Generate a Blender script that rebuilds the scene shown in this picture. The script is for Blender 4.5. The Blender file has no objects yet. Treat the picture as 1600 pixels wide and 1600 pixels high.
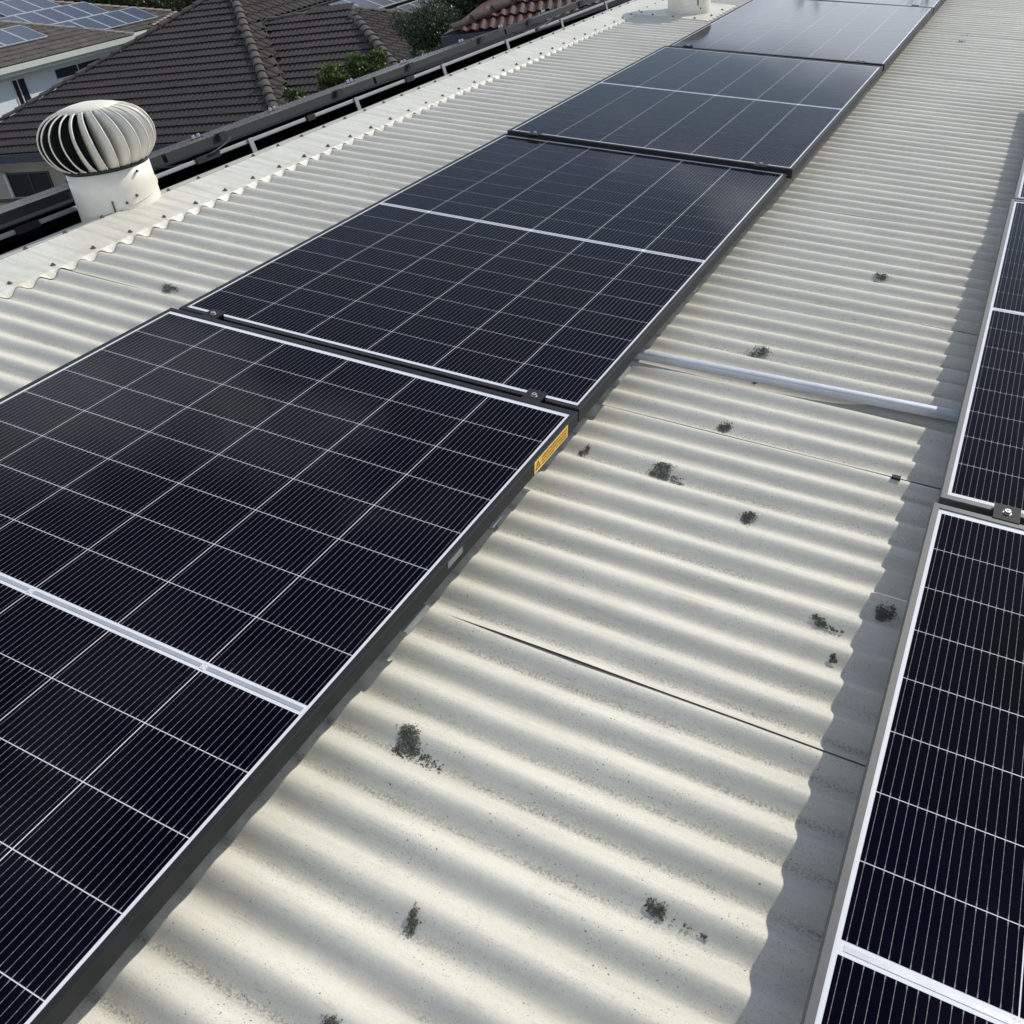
import bpy, math, random
import numpy as np
from mathutils import Matrix, Vector

R_ = math.radians
rng = random.Random(7)
nrg = np.random.RandomState(11)
scene = bpy.context.scene
col = scene.collection

# ------------------------------------------------------------------ camera, sky, sun
PITCH = R_(7.5)                       # pitch of the metal roof the photographer stands on
RM = Matrix(((math.cos(PITCH), 0, math.sin(PITCH), 0), (0, 1, 0, 0),
             (-math.sin(PITCH), 0, math.cos(PITCH), 0), (0, 0, 0, 1)))   # roof frame -> world
CX = Vector((0.8813764804188225, 0.4571891989278778, -0.11896863514411715))
CY = Vector((-0.1689714732002235, 0.540258713923877, 0.8243598505941658))
CZ = Vector((0.44116226154195126, -0.7064690781702867, 0.553423256267833))
CAM = Vector((1.8747100069314657, -1.5198184377150963, 0.768020127176078))
FPX = 1438.49
cam_d = bpy.data.cameras.new('camera')
cam = bpy.data.objects.new('camera', cam_d)
col.objects.link(cam)
m = Matrix.Identity(4)
for r in range(3):
    m[r][0], m[r][1], m[r][2], m[r][3] = CX[r], CY[r], CZ[r], CAM[r]
cam.matrix_world = m
cam_d.sensor_width = 36.0
cam_d.lens = FPX / 1600 * 36
cam_d.clip_start = 0.05
cam_d.clip_end = 2000
scene.camera = cam

SUN = (RM.to_3x3() @ Vector((0.45, 1.15, 1.0))).normalized()
SUN_EL = math.asin(SUN.z)
SUN_AZ = math.atan2(SUN.x, SUN.y)
world = bpy.data.worlds.new('World')
scene.world = world
world.use_nodes = True
wn, wl = world.node_tree.nodes, world.node_tree.links
wn.clear()
wo = wn.new('ShaderNodeOutputWorld')
bg = wn.new('ShaderNodeBackground')
sky = wn.new('ShaderNodeTexSky')
sky.sky_type = 'NISHITA'
sky.sun_disc = False
sky.sun_elevation = SUN_EL
sky.sun_rotation = SUN_AZ
sky.air_density = 1.0
sky.dust_density = 0.6
sky.ozone_density = 1.5
tc = wn.new('ShaderNodeTexCoord')
mp = wn.new('ShaderNodeMapping'); mp.inputs['Scale'].default_value = (1.0, 1.0, 2.6)
nz = wn.new('ShaderNodeTexNoise'); nz.inputs['Scale'].default_value = 3.1
nz.inputs['Detail'].default_value = 6; nz.inputs['Roughness'].default_value = 0.55
cr = wn.new('ShaderNodeValToRGB')
cr.color_ramp.elements[0].position = 0.50; cr.color_ramp.elements[0].color = (0, 0, 0, 1)
cr.color_ramp.elements[1].position = 0.68; cr.color_ramp.elements[1].color = (1, 1, 1, 1)
mx = wn.new('ShaderNodeMix'); mx.data_type = 'RGBA'
mx.inputs['B'].default_value = (19.5, 20.8, 23.2, 1)
mulc = wn.new('ShaderNodeMath'); mulc.operation = 'MULTIPLY'; mulc.inputs[1].default_value = 0.85
wl.new(tc.outputs['Generated'], mp.inputs['Vector']); wl.new(mp.outputs[0], nz.inputs['Vector'])
sxw = wn.new('ShaderNodeSeparateXYZ'); wl.new(tc.outputs['Generated'], sxw.inputs[0])
low = wn.new('ShaderNodeMapRange'); low.interpolation_type = 'SMOOTHSTEP'      # clouds pile up towards the horizon
low.inputs[1].default_value = 0.18; low.inputs[2].default_value = 0.235; low.inputs[3].default_value = 0.22; low.inputs[4].default_value = -0.02
wl.new(sxw.outputs[2], low.inputs[0])
addc = wn.new('ShaderNodeMath'); addc.operation = 'ADD'
wl.new(nz.outputs['Fac'], addc.inputs[0]); wl.new(low.outputs[0], addc.inputs[1])
wl.new(addc.outputs[0], cr.inputs['Fac']); wl.new(cr.outputs['Color'], mulc.inputs[0])
hz_ = wn.new('ShaderNodeMath'); hz_.operation = 'MAXIMUM'; hz_.inputs[1].default_value = 0.085   # thin high haze
wl.new(mulc.outputs[0], hz_.inputs[0]); wl.new(hz_.outputs[0], mx.inputs['Factor']); wl.new(sky.outputs[0], mx.inputs['A'])
wl.new(mx.outputs['Result'], bg.inputs['Color'])
bg.inputs['Strength'].default_value = 0.098
wl.new(bg.outputs[0], wo.inputs['Surface'])

sun_d = bpy.data.lights.new('sun', 'SUN')
sun_d.energy = 3.75
sun_d.angle = R_(0.55)
sun_d.color = (1.0, 0.962, 0.88)
sun = bpy.data.objects.new('sun', sun_d)
col.objects.link(sun)
sun.matrix_world = SUN.to_track_quat('Z', 'Y').to_matrix().to_4x4()

scene.view_settings.view_transform = 'Standard'
scene.view_settings.look = 'None'
scene.view_settings.exposure = 0.0
scene.view_settings.gamma = 1.0
scene.view_settings.use_curve_mapping = False
scene.cycles.max_bounces = 6

# ------------------------------------------------------------------ helpers
def cam_ray(px, py):                  # direction of a pixel of the 1600 px photograph, to survey where things stand
    return (CX * ((px - 800) / FPX) - CY * ((py - 800) / FPX) - CZ).normalized()
def on_level(px, py, z):
    v = cam_ray(px, py)
    return CAM + v * ((z - CAM.z) / v.z)
def on_plane(px, py, P, n):
    v = cam_ray(px, py)
    return CAM + v * ((P - CAM).dot(n) / v.dot(n))

def tag(o, label=None, cat=None, group=None, kind=None):
    if label: o['label'] = label
    if cat: o['category'] = cat
    if group: o['group'] = group
    if kind: o['kind'] = kind
    return o
def empty(name, mat=None, parent=None):
    o = bpy.data.objects.new(name, None)
    o.empty_display_size = 0.05
    col.objects.link(o)
    if parent: o.parent = parent
    if mat is not None: o.matrix_basis = mat
    return o
def link(name, me, parent=None, mat=None):
    o = bpy.data.objects.new(name, me)
    col.objects.link(o)
    if parent: o.parent = parent
    if mat is not None: o.matrix_basis = mat
    return o
T = Matrix.Translation

class MB:
    def __init__(s): s.v = []; s.f = []; s.mi = []
    def quad(s, a, b, c, d, mi=0):
        n = len(s.v); s.v += [tuple(a), tuple(b), tuple(c), tuple(d)]; s.f.append((n, n+1, n+2, n+3)); s.mi.append(mi)
    def poly(s, pts, mi=0):
        n = len(s.v); s.v += [tuple(p) for p in pts]; s.f.append(tuple(range(n, n+len(pts)))); s.mi.append(mi)
    def box(s, x0, x1, y0, y1, z0, z1, mi=0, M=None):
        n = len(s.v)
        p = [(x0,y0,z0),(x1,y0,z0),(x1,y1,z0),(x0,y1,z0),(x0,y0,z1),(x1,y0,z1),(x1,y1,z1),(x0,y1,z1)]
        if M is not None: p = [tuple(M @ Vector(q)) for q in p]
        s.v += p
        for f in ((0,3,2,1),(4,5,6,7),(0,1,5,4),(1,2,6,5),(2,3,7,6),(3,0,4,7)):
            s.f.append(tuple(n+i for i in f)); s.mi.append(mi)
    def beam(s, a, b, w, h, up=Vector((0,0,1)), mi=0):
        a = Vector(a); b = Vector(b); y = (b-a); L = y.length; y.normalize()
        x = y.cross(up).normalized(); z = x.cross(y)
        M = Matrix(((x.x,y.x,z.x,a.x),(x.y,y.y,z.y,a.y),(x.z,y.z,z.z,a.z),(0,0,0,1)))
        s.box(-w/2, w/2, 0, L, -h/2, h/2, mi, M)
    def tube(s, pts, rad, seg=8, mi=0, cap=True):
        pts = [Vector(p) for p in pts]; rings = []
        rads = rad if isinstance(rad, (list, tuple)) else [rad]*len(pts)
        for i, p in enumerate(pts):
            t = (pts[min(i+1, len(pts)-1)] - pts[max(i-1, 0)]).normalized()
            u = t.cross(Vector((0.13, 0.31, 0.94)))
            if u.length < 1e-3: u = t.cross(Vector((1, 0, 0)))
            u.normalize(); w = t.cross(u)
            n = len(s.v); rings.append(n)
            for k in range(seg):
                a = 2*math.pi*k/seg
                s.v.append(tuple(p + (u*math.cos(a) + w*math.sin(a))*rads[i]))
        for i in range(len(rings)-1):
            for k in range(seg):
                k2 = (k+1) % seg
                s.f.append((rings[i]+k, rings[i]+k2, rings[i+1]+k2, rings[i+1]+k)); s.mi.append(mi)
        if cap:
            s.f.append(tuple(rings[0]+k for k in range(seg))); s.mi.append(mi)
            s.f.append(tuple(rings[-1]+k for k in reversed(range(seg)))); s.mi.append(mi)
    def lathe(s, prof, seg=40, mi=0):
        rings = []
        for r, z in prof:
            n = len(s.v); rings.append(n)
            for k in range(seg):
                a = 2*math.pi*k/seg; s.v.append((r*math.cos(a), r*math.sin(a), z))
        for i in range(len(rings)-1):
            for k in range(seg):
                k2 = (k+1) % seg
                s.f.append((rings[i]+k, rings[i]+k2, rings[i+1]+k2, rings[i+1]+k)); s.mi.append(mi)
    def mesh(s, name, *mats, smooth=False):
        me = bpy.data.meshes.new(name)
        me.from_pydata(s.v, [], s.f)
        for mt in mats: me.materials.append(mt)
        if len(mats) > 1: me.polygons.foreach_set('material_index', s.mi)
        if smooth: me.polygons.foreach_set('use_smooth', [True]*len(s.f))
        me.update()
        return me
    def build(s, name, mats, parent=None, mat=None, smooth=False):
        mats = mats if isinstance(mats, (list, tuple)) else [mats]
        return link(name, s.mesh(name, *mats, smooth=smooth), parent, mat)

def bevel(o, w, seg=2):
    b = o.modifiers.new('bevel', 'BEVEL'); b.width = w; b.segments = seg; b.limit_method = 'ANGLE'
    return o

# ------------------------------------------------------------------ materials
def mat(name, color, rough=0.6, metal=0.0, spec=0.5, coat=0.0, coat_rough=0.05, vary=0.0, vscale=3.0, bump=0.0, bscale=40.0, objvar=0.0, coords='Object'):
    m = bpy.data.materials.new(name); m.use_nodes = True
    nt = m.node_tree; b = nt.nodes['Principled BSDF']
    b.inputs['Base Color'].default_value = (*color, 1)
    b.inputs['Roughness'].default_value = rough
    b.inputs['Metallic'].default_value = metal
    b.inputs['Specular IOR Level'].default_value = spec
    b.inputs['Coat Weight'].default_value = coat
    b.inputs['Coat Roughness'].default_value = coat_rough
    tc = nt.nodes.new('ShaderNodeTexCoord')
    if vary > 0 or objvar > 0:
        mixn = nt.nodes.new('ShaderNodeMix'); mixn.data_type = 'RGBA'; mixn.blend_type = 'MULTIPLY'
        mixn.inputs['Factor'].default_value = 1
        mixn.inputs['A'].default_value = (*color, 1)
        n = nt.nodes.new('ShaderNodeTexNoise'); n.inputs['Scale'].default_value = vscale; n.inputs['Detail'].default_value = 7
        n.inputs['Roughness'].default_value = 0.65
        nt.links.new(tc.outputs[coords], n.inputs['Vector'])
        mr = nt.nodes.new('ShaderNodeMapRange'); mr.inputs[1].default_value = 0.3; mr.inputs[2].default_value = 0.7
        mr.inputs[3].default_value = 1 - vary; mr.inputs[4].default_value = 1 + vary
        nt.links.new(n.outputs['Fac'], mr.inputs[0])
        last = mr.outputs[0]
        if objvar > 0:
            oi = nt.nodes.new('ShaderNodeObjectInfo')
            mr2 = nt.nodes.new('ShaderNodeMapRange'); mr2.inputs[3].default_value = 1 - objvar; mr2.inputs[4].default_value = 1 + objvar
            nt.links.new(oi.outputs['Random'], mr2.inputs[0])
            mu = nt.nodes.new('ShaderNodeMath'); mu.operation = 'MULTIPLY'
            nt.links.new(last, mu.inputs[0]); nt.links.new(mr2.outputs[0], mu.inputs[1]); last = mu.outputs[0]
        cc = nt.nodes.new('ShaderNodeCombineColor')
        for i in range(3): nt.links.new(last, cc.inputs[i])
        nt.links.new(cc.outputs[0], mixn.inputs['B'])
        nt.links.new(mixn.outputs['Result'], b.inputs['Base Color'])
    if bump > 0:
        n2 = nt.nodes.new('ShaderNodeTexNoise'); n2.inputs['Scale'].default_value = bscale; n2.inputs['Detail'].default_value = 5
        nt.links.new(tc.outputs[coords], n2.inputs['Vector'])
        bp = nt.nodes.new('ShaderNodeBump'); bp.inputs['Strength'].default_value = bump; bp.inputs['Distance'].default_value = 0.01
        nt.links.new(n2.outputs['Fac'], bp.inputs['Height']); nt.links.new(bp.outputs[0], b.inputs['Normal'])
    return m

PC = 0.0793                             # corrugation pitch
CREST0 = -0.529                        # y of one crest
def roof_material(name, c_clean, c_grime, far=False):
    m = bpy.data.materials.new(name); m.use_nodes = True
    nt = m.node_tree; N = nt.nodes; L = nt.links; b = N['Principled BSDF']
    b.inputs['Roughness'].default_value = 0.42
    b.inputs['Specular IOR Level'].default_value = 0.35
    geo = N.new('ShaderNodeNewGeometry')
    def noise(scale, detail=6, rough=0.6, stretch=None):
        n = N.new('ShaderNodeTexNoise'); n.inputs['Scale'].default_value = scale
        n.inputs['Detail'].default_value = detail; n.inputs['Roughness'].default_value = rough
        if stretch:
            mpp = N.new('ShaderNodeMapping'); mpp.inputs['Scale'].default_value = stretch
            L.new(geo.outputs['Position'], mpp.inputs['Vector']); L.new(mpp.outputs[0], n.inputs['Vector'])
        else: L.new(geo.outputs['Position'], n.inputs['Vector'])
        return n.outputs['Fac']
    def ramp(src, a, bb, lo=0.0, hi=1.0):
        mr = N.new('ShaderNodeMapRange'); mr.inputs[1].default_value = a; mr.inputs[2].default_value = bb
        mr.inputs[3].default_value = lo; mr.inputs[4].default_value = hi
        L.new(src, mr.inputs[0]); return mr.outputs[0]
    def mul(a, bb):
        mm = N.new('ShaderNodeMath'); mm.operation = 'MULTIPLY'; L.new(a, mm.inputs[0])
        if isinstance(bb, float): mm.inputs[1].default_value = bb
        else: L.new(bb, mm.inputs[1])
        return mm.outputs[0]
    def mix(fac, A, B):
        mm = N.new('ShaderNodeMix'); mm.data_type = 'RGBA'; L.new(fac, mm.inputs['Factor'])
        for key, v in (('A', A), ('B', B)):
            if isinstance(v, tuple): mm.inputs[key].default_value = (*v, 1)
            else: L.new(v, mm.inputs[key])
        return mm.outputs['Result']
    # even chalky weathering, long streaks down the fall
    c = mix(ramp(noise(2.2), 0.35, 0.7), c_clean, tuple(x*0.88 for x in c_clean))
    if far: c = mix(mul(ramp(noise(11, 8, 0.75), 0.54, 0.70), 0.45), c, c_grime)
    c = mix(ramp(noise(1.0, 6, 0.6, (2.5, 30, 2.5)), 0.44, 0.70, 0, 0.7), c, c_grime)
    c = mix(mul(ramp(noise(17, 9, 0.78), 0.53, 0.66), 0.30), c, c_grime)
    # pinkish-tan dust smears
    c = mix(mul(ramp(noise(7, 5, 0.7, (1, 2.2, 1)), 0.56, 0.72), 0.35), c, (0.50, 0.43, 0.34))
    # fine dust grain
    c = mix(ramp(noise(420, 2, 0.6), 0.52, 0.70, 0, 0.50), c, tuple(x*0.60 for x in c_clean))
    c = mix(ramp(noise(55, 6, 0.7), 0.48, 0.70, 0, 0.35), c, tuple(x*0.78 for x in c_clean))
    # scattered specks (lichen dots, bird lime): patches where they cluster
    for sc, th, den, dark in ((120, 0.11, 0.52, (0.07, 0.07, 0.06)), (260, 0.15, 0.48, (0.14, 0.135, 0.12)), (44, 0.055, 0.53, (0.05, 0.05, 0.045))):
        vo = N.new('ShaderNodeTexVoronoi'); vo.inputs['Scale'].default_value = sc
        wrp = N.new('ShaderNodeVectorMath'); wrp.operation = 'ADD'
        nw = N.new('ShaderNodeTexNoise'); nw.inputs['Scale'].default_value = sc*1.7; nw.inputs['Detail'].default_value = 3
        L.new(geo.outputs['Position'], nw.inputs['Vector'])
        sv = N.new('ShaderNodeVectorMath'); sv.operation = 'SCALE'; sv.inputs['Scale'].default_value = 0.5/sc
        L.new(nw.outputs['Color'], sv.inputs[0]); L.new(geo.outputs['Position'], wrp.inputs[0]); L.new(sv.outputs[0], wrp.inputs[1])
        L.new(wrp.outputs[0], vo.inputs['Vector'])
        dots = ramp(vo.outputs['Distance'], th, th*1.45, 1, 0)
        keep = ramp(noise(5 + sc*0.02, 4, 0.7), den, den+0.05)
        sel = N.new('ShaderNodeSeparateColor'); L.new(vo.outputs['Color'], sel.inputs[0])
        some = ramp(sel.outputs[0], 0.38, 0.43)
        c = mix(mul(mul(mul(dots, keep), some), 0.85), c, dark)
    hs = ramp(noise(26, 9, 0.85, (0.6, 3.4, 1)), 0.585, 0.625)
    c = mix(mul(mul(hs, ramp(noise(3.1, 3, 0.5), 0.42, 0.56)), 0.6), c, (0.34, 0.30, 0.24))
    # silt lying along the pans of the corrugation (it lies in the low line, in broken runs)
    if not far:
        sx = N.new('ShaderNodeSeparateXYZ'); L.new(geo.outputs['Position'], sx.inputs[0])
        a1 = N.new('ShaderNodeMath'); a1.operation = 'MULTIPLY_ADD'; a1.inputs[1].default_value = 1/PC; a1.inputs[2].default_value = -(CREST0+0.043)/PC
        L.new(sx.outputs[1], a1.inputs[0])
        fr = N.new('ShaderNodeMath'); fr.operation = 'PINGPONG'; fr.inputs[1].default_value = 0.5; L.new(a1.outputs[0], fr.inputs[0])
        band = ramp(fr.outputs[0], 0.02, 0.14, 1, 0)
        runs = ramp(noise(1.6, 5, 0.6, (1.0, 9, 1.0)), 0.46, 0.58)
        grain = ramp(noise(260, 4, 0.75), 0.42, 0.62)
        c = mix(mul(mul(mul(band, runs), grain), 0.90), c, (0.20, 0.185, 0.15))
    L.new(c, b.inputs['Base Color'])
    bp = N.new('ShaderNodeBump'); bp.inputs['Strength'].default_value = 0.35; bp.inputs['Distance'].default_value = 0.004
    L.new(noise(9, 4, 0.5, (1, 1.6, 1)), bp.inputs['Height'])
    bp2 = N.new('ShaderNodeBump'); bp2.inputs['Strength'].default_value = 0.25; bp2.inputs['Distance'].default_value = 0.0006
    L.new(noise(300, 3, 0.6), bp2.inputs['Height']); L.new(bp.outputs[0], bp2.inputs['Normal'])
    L.new(bp2.outputs[0], b.inputs['Normal'])
    return m

CREAM = (0.64, 0.615, 0.53)
M_roof = roof_material('cream painted steel', CREAM, (0.47, 0.455, 0.39))
M_cap = roof_material('cream ridge capping', (0.64, 0.625, 0.55), (0.40, 0.37, 0.28), far=True)
M_farroof = mat('near black far roof slope', (0.03, 0.031, 0.033), 1.0, spec=0.05, vary=0.08, vscale=4)  # one even near-black tone over the whole far slope
M_vent = mat('cream ventilator paint', (0.70, 0.66, 0.56), 0.42, vary=0.10, vscale=9, bump=0.12, bscale=14)
M_ventdark = mat('ventilator shadow gap', (0.02, 0.02, 0.02), 0.8, vary=0.1)  # near-black colour in place of shade inside the ventilator head
M_screw = mat('weathered screw', (0.10, 0.095, 0.085), 0.6, metal=0.3, vary=0.3, vscale=80)
M_frame = mat('black anodised aluminium', (0.016, 0.017, 0.018), 0.5, metal=0.0, spec=0.2, vary=0.15, vscale=60)
M_frame_r = mat('dark anodised aluminium', (0.075, 0.077, 0.077), 0.5, metal=0.1, spec=0.4, vary=0.12, vscale=60)
M_back = mat('white backsheet', (0.64, 0.65, 0.67), 0.25, spec=0.3, coat=0.6, coat_rough=0.03, vary=0.03, vscale=30)
M_strip = mat('tinned ribbon', (0.36, 0.37, 0.40), 0.4, metal=0.3, vary=0.16, vscale=25)
M_alu = mat('mill aluminium', (0.50, 0.52, 0.56), 0.45, metal=0.35, vary=0.10, vscale=20, bump=0.05, bscale=60)
M_farrail = mat('dull galvanised rail', (0.24, 0.25, 0.25), 0.7, vary=0.12, vscale=12)
M_bolt = mat('stainless bolt', (0.42, 0.42, 0.42), 0.42, metal=0.8, vary=0.1, vscale=200)
M_blackclamp = mat('black clamp', (0.016, 0.016, 0.017), 0.6, spec=0.15, vary=0.2, vscale=90)
M_cable = mat('black cable', (0.012, 0.012, 0.013), 0.5, vary=0.1)
M_dark = mat('unlit underside', (0.03, 0.03, 0.03), 0.8, vary=0.2)

def cell_material():
    m = bpy.data.materials.new('solar cell'); m.use_nodes = True
    nt = m.node_tree; N = nt.nodes; L = nt.links; b = N['Principled BSDF']
    b.inputs['Roughness'].default_value = 0.06
    b.inputs['IOR'].default_value = 1.125
    b.inputs['Specular Tint'].default_value = (1.0, 0.93, 0.86, 1)
    tc = N.new('ShaderNodeTexCoord'); sx = N.new('ShaderNodeSeparateXYZ'); L.new(tc.outputs['Object'], sx.inputs[0])
    oi = N.new('ShaderNodeObjectInfo')
    def M1(op, a, v=None, w=None):
        n = N.new('ShaderNodeMath'); n.operation = op
        for i, q in enumerate((a, v, w)):
            if q is None: continue
            if isinstance(q, (int, float)): n.inputs[i].default_value = q
            else: L.new(q, n.inputs[i])
        return n.outputs[0]
    f = M1('PINGPONG', M1('MULTIPLY', sx.outputs[0], 16/0.1815), 0.5)          # 0.5 on each of 16 wires
    d = M1('MULTIPLY', M1('SUBTRACT', 0.5, f), 0.1815/16)                       # metres from the wire
    # solder pads: the wire is wider near both ends of a cell
    ye = M1('ABSOLUTE', M1('ADD', sx.outputs[1], 0.1077/2))
    pad = M1('GREATER_THAN', ye, 0.0490)
    dots = M1('GREATER_THAN', M1('PINGPONG', M1('MULTIPLY', sx.outputs[1], 1/0.0135), 0.5), 0.44)
    wdt = M1('ADD', M1('MULTIPLY', pad, 0.0004), M1('ADD', M1('MULTIPLY', dots, 0.00016), 0.00026))
    mr = N.new('ShaderNodeMapRange'); L.new(d, mr.inputs[0])
    L.new(M1('MULTIPLY', wdt, 0.75), mr.inputs[1]); L.new(M1('MULTIPLY', wdt, 1.25), mr.inputs[2])
    mr.inputs[3].default_value = 1; mr.inputs[4].default_value = 0
    wire = mr.outputs[0]
    cmix = N.new('ShaderNodeMix'); cmix.data_type = 'RGBA'; L.new(oi.outputs['Random'], cmix.inputs['Factor'])
    cmix.inputs['A'].default_value = (0.0004, 0.0007, 0.0034, 1); cmix.inputs['B'].default_value = (0.0005, 0.0010, 0.0060, 1)
    # thin dust film on the glass
    n = N.new('ShaderNodeTexNoise'); n.inputs['Scale'].default_value = 7; n.inputs['Detail'].default_value = 8; n.inputs['Roughness'].default_value = 0.7
    geo = N.new('ShaderNodeNewGeometry'); L.new(geo.outputs['Position'], n.inputs['Vector'])
    dm = N.new('ShaderNodeMapRange'); dm.inputs[1].default_value = 0.45; dm.inputs[2].default_value = 0.8; dm.inputs[3].default_value = 0.0; dm.inputs[4].default_value = 0.004
    L.new(n.outputs['Fac'], dm.inputs[0])
    cm2 = N.new('ShaderNodeMix'); cm2.data_type = 'RGBA'; L.new(dm.outputs[0], cm2.inputs['Factor']); L.new(cmix.outputs['Result'], cm2.inputs['A']); cm2.inputs['B'].default_value = (0.4, 0.39, 0.36, 1)
    cm = N.new('ShaderNodeMix'); cm.data_type = 'RGBA'; L.new(wire, cm.inputs['Factor']); L.new(cm2.outputs['Result'], cm.inputs['A']); cm.inputs['B'].default_value = (0.21, 0.21, 0.205, 1)
    L.new(cm.outputs['Result'], b.inputs['Base Color'])
    return m
M_cell = cell_material()

# ------------------------------------------------------------------ ground
g = MB(); S_ = 600
g.quad((-S_, -S_, 0), (S_, -S_, 0), (S_, S_, 0), (-S_, S_, 0))
GZ = -5.9
o = g.build('ground', mat('lawn and paving', (0.085, 0.10, 0.05), 0.95, vary=0.4, vscale=0.3, coords='Generated'), None, T((0, 0, GZ)))
tag(o, kind='structure')

# ------------------------------------------------------------------ the metal roofed building
CZ0 = -0.122                           # crest height under the panel plane
AMP = 0.0088
def corr_z(y):
    return CZ0 - AMP + AMP*math.cos(2*math.pi*(y-CREST0)/PC)
bld = empty('metal_roofed_building', RM)
tag(bld, 'building under the cream corrugated steel roof that fills the foreground', 'building')
APX, APZ = -0.925, -0.108              # ridge apex (roof frame)
X_EAVE = 5.2
NW = 10*PC
def sheet_mesh(seed, x0, x1, sag=0.0012, mt=None, edge=0.0001, tuck=0.0005):
    r = np.random.RandomState(seed)
    nx = 46; ny = 14*11
    ys = np.linspace(0, NW + 0.55*PC, ny+1)
    xs = np.linspace(x0, x1, nx+1)
    # slow dents
    gx, gy = 22, 9
    gn = r.randn(gx+1, gy+1)*sag
    v = []; f = []
    for i, x in enumerate(xs):
        for j, y in enumerate(ys):
            u = (x-x0)/(x1-x0)*gx; w = (y/(NW*1.06))*gy
            iu = min(int(u), gx-1); iw = min(int(w), gy-1); fu = u-iu; fw = w-iw
            fu = fu*fu*(3-2*fu); fw = fw*fw*(3-2*fw)
            nzv = (gn[iu, iw]*(1-fu)+gn[iu+1, iw]*fu)*(1-fw)+(gn[iu, iw+1]*(1-fu)+gn[iu+1, iw+1]*fu)*fw
            lift = edge*(0.85+0.25*math.sin(x*5.1+seed)+0.15*math.sin(x*17+seed))*max(0.0, 1-y/(0.5*PC)) + 0.0002
            if y > NW: lift = -tuck
            v.append((x, y, corr_z(y + LAP0) + nzv + lift))
    for i in range(nx):
        for j in range(ny):
            a = i*(ny+1)+j; f.append((a, a+ny+1, a+ny+2, a+1))
    me = bpy.data.meshes.new('roof_sheet'); me.from_pydata(v, [], f)
    me.polygons.foreach_set('use_smooth', [True]*len(f)); me.materials.append(mt or M_roof); me.update()
    return me
LAP0 = -0.519                           # lower edge of one sheet
sheets = [sheet_mesh(s, -0.88, X_EAVE) for s in (1, 2, 3)]
sheet_open = sheet_mesh(5, -0.88, X_EAVE, edge=0.0018, tuck=0.0016)      # its lower edge gapes a little
for k in range(-4, 15):
    link('roof_sheet', sheet_open if k == 0 else sheets[k % 3], bld, T((0, LAP0*1.0 + NW*k, 0)))

# far slope, falling away to the left of the ridge
T2 = R_(19.3)
FM = T((APX, 0, APZ)) @ Matrix(((-math.cos(T2), 0, -math.sin(T2), 0), (0, -1, 0, 0), (-math.sin(T2), 0, math.cos(T2), 0), (0, 0, 0, 1)))
# in the far frame +x runs down the far slope, y runs towards the viewer (-Y), z is out of the slope
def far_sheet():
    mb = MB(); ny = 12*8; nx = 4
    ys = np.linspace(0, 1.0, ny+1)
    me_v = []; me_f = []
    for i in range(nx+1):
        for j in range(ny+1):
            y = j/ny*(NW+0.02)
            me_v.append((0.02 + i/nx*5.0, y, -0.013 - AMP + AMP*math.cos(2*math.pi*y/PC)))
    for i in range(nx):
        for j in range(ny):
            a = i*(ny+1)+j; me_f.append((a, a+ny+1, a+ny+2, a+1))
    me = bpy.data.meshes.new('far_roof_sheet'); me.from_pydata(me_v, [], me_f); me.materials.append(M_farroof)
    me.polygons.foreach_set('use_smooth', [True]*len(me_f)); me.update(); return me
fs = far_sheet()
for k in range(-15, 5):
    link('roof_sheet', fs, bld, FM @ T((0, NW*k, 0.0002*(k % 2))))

# ridge capping: near leaf, scribed lip, far leaf, with a fold line
cap = MB()
Y0, Y1 = -3.2, 10.4
FOLD = -0.747
ny = int((Y1-Y0)/PC*10)
rows = []
for j in range(ny+1):
    y = Y0 + (Y1-Y0)*j/ny
    cz = CZ0 + 0.0050
    wob = 0.0012*math.sin(y*3.1) + 0.0008*math.sin(y*11.3)
    lipz = corr_z(y) + 0.0022
    drop = (cz - lipz)
    rows.append([(APX, y, APZ+0.004), ((APX+FOLD)/2, y, (APZ+cz)/2+0.003+wob), (FOLD-0.002, y, cz+wob+0.0004), (FOLD+0.003, y, cz-0.001+wob),
                 (FOLD+0.007+drop*0.45+0.0015*math.sin(y*2.3), y, lipz+0.0012)])
n0 = len(cap.v)
for r in rows: cap.v += r
for j in range(ny):
    for i in range(4):
        a = n0+j*5+i; cap.f.append((a, a+1, a+6, a+5)); cap.mi.append(0)
n0 = len(cap.v)
FMi = FM
for j in range(ny+1):
    y = Y0 + (Y1-Y0)*j/ny
    for (s_, h_) in ((0.0, 0.0045), (0.02, 0.004), (0.20, 0.006)):
        p = FM @ Vector((s_, -y, h_)); cap.v.append(tuple(p))
for j in range(ny):
    for i in range(2):
        a = n0+j*3+i; cap.f.append((a, a+3, a+4, a+1)); cap.mi.append(0)
capo = cap.build('ridge_capping', M_cap, bld)
# screws with their washers on both rows of the capping
sm = MB()
sm.lathe([(0.0, 0.0075), (0.0045, 0.0075), (0.0052, 0.003), (0.0085, 0.0022), (0.0095, 0.0)], 8)
smesh = sm.mesh('screw', M_screw)
y = CREST0 - 26*PC
k = 0
while y < 9.6:
    a = link('screw', smesh, capo, T((FOLD-0.020+0.003*math.sin(k*7.0), y, CZ0+0.0065)) @ Matrix.Rotation(rng.uniform(-0.15, 0.15), 4, 'X'))
    a = link('screw', smesh, capo, T((APX-0.006, y+0.5*PC, APZ+0.003)) @ Matrix.Rotation(-T2/2, 4, 'Y'))
    y += 2*PC; k += 1
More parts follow.
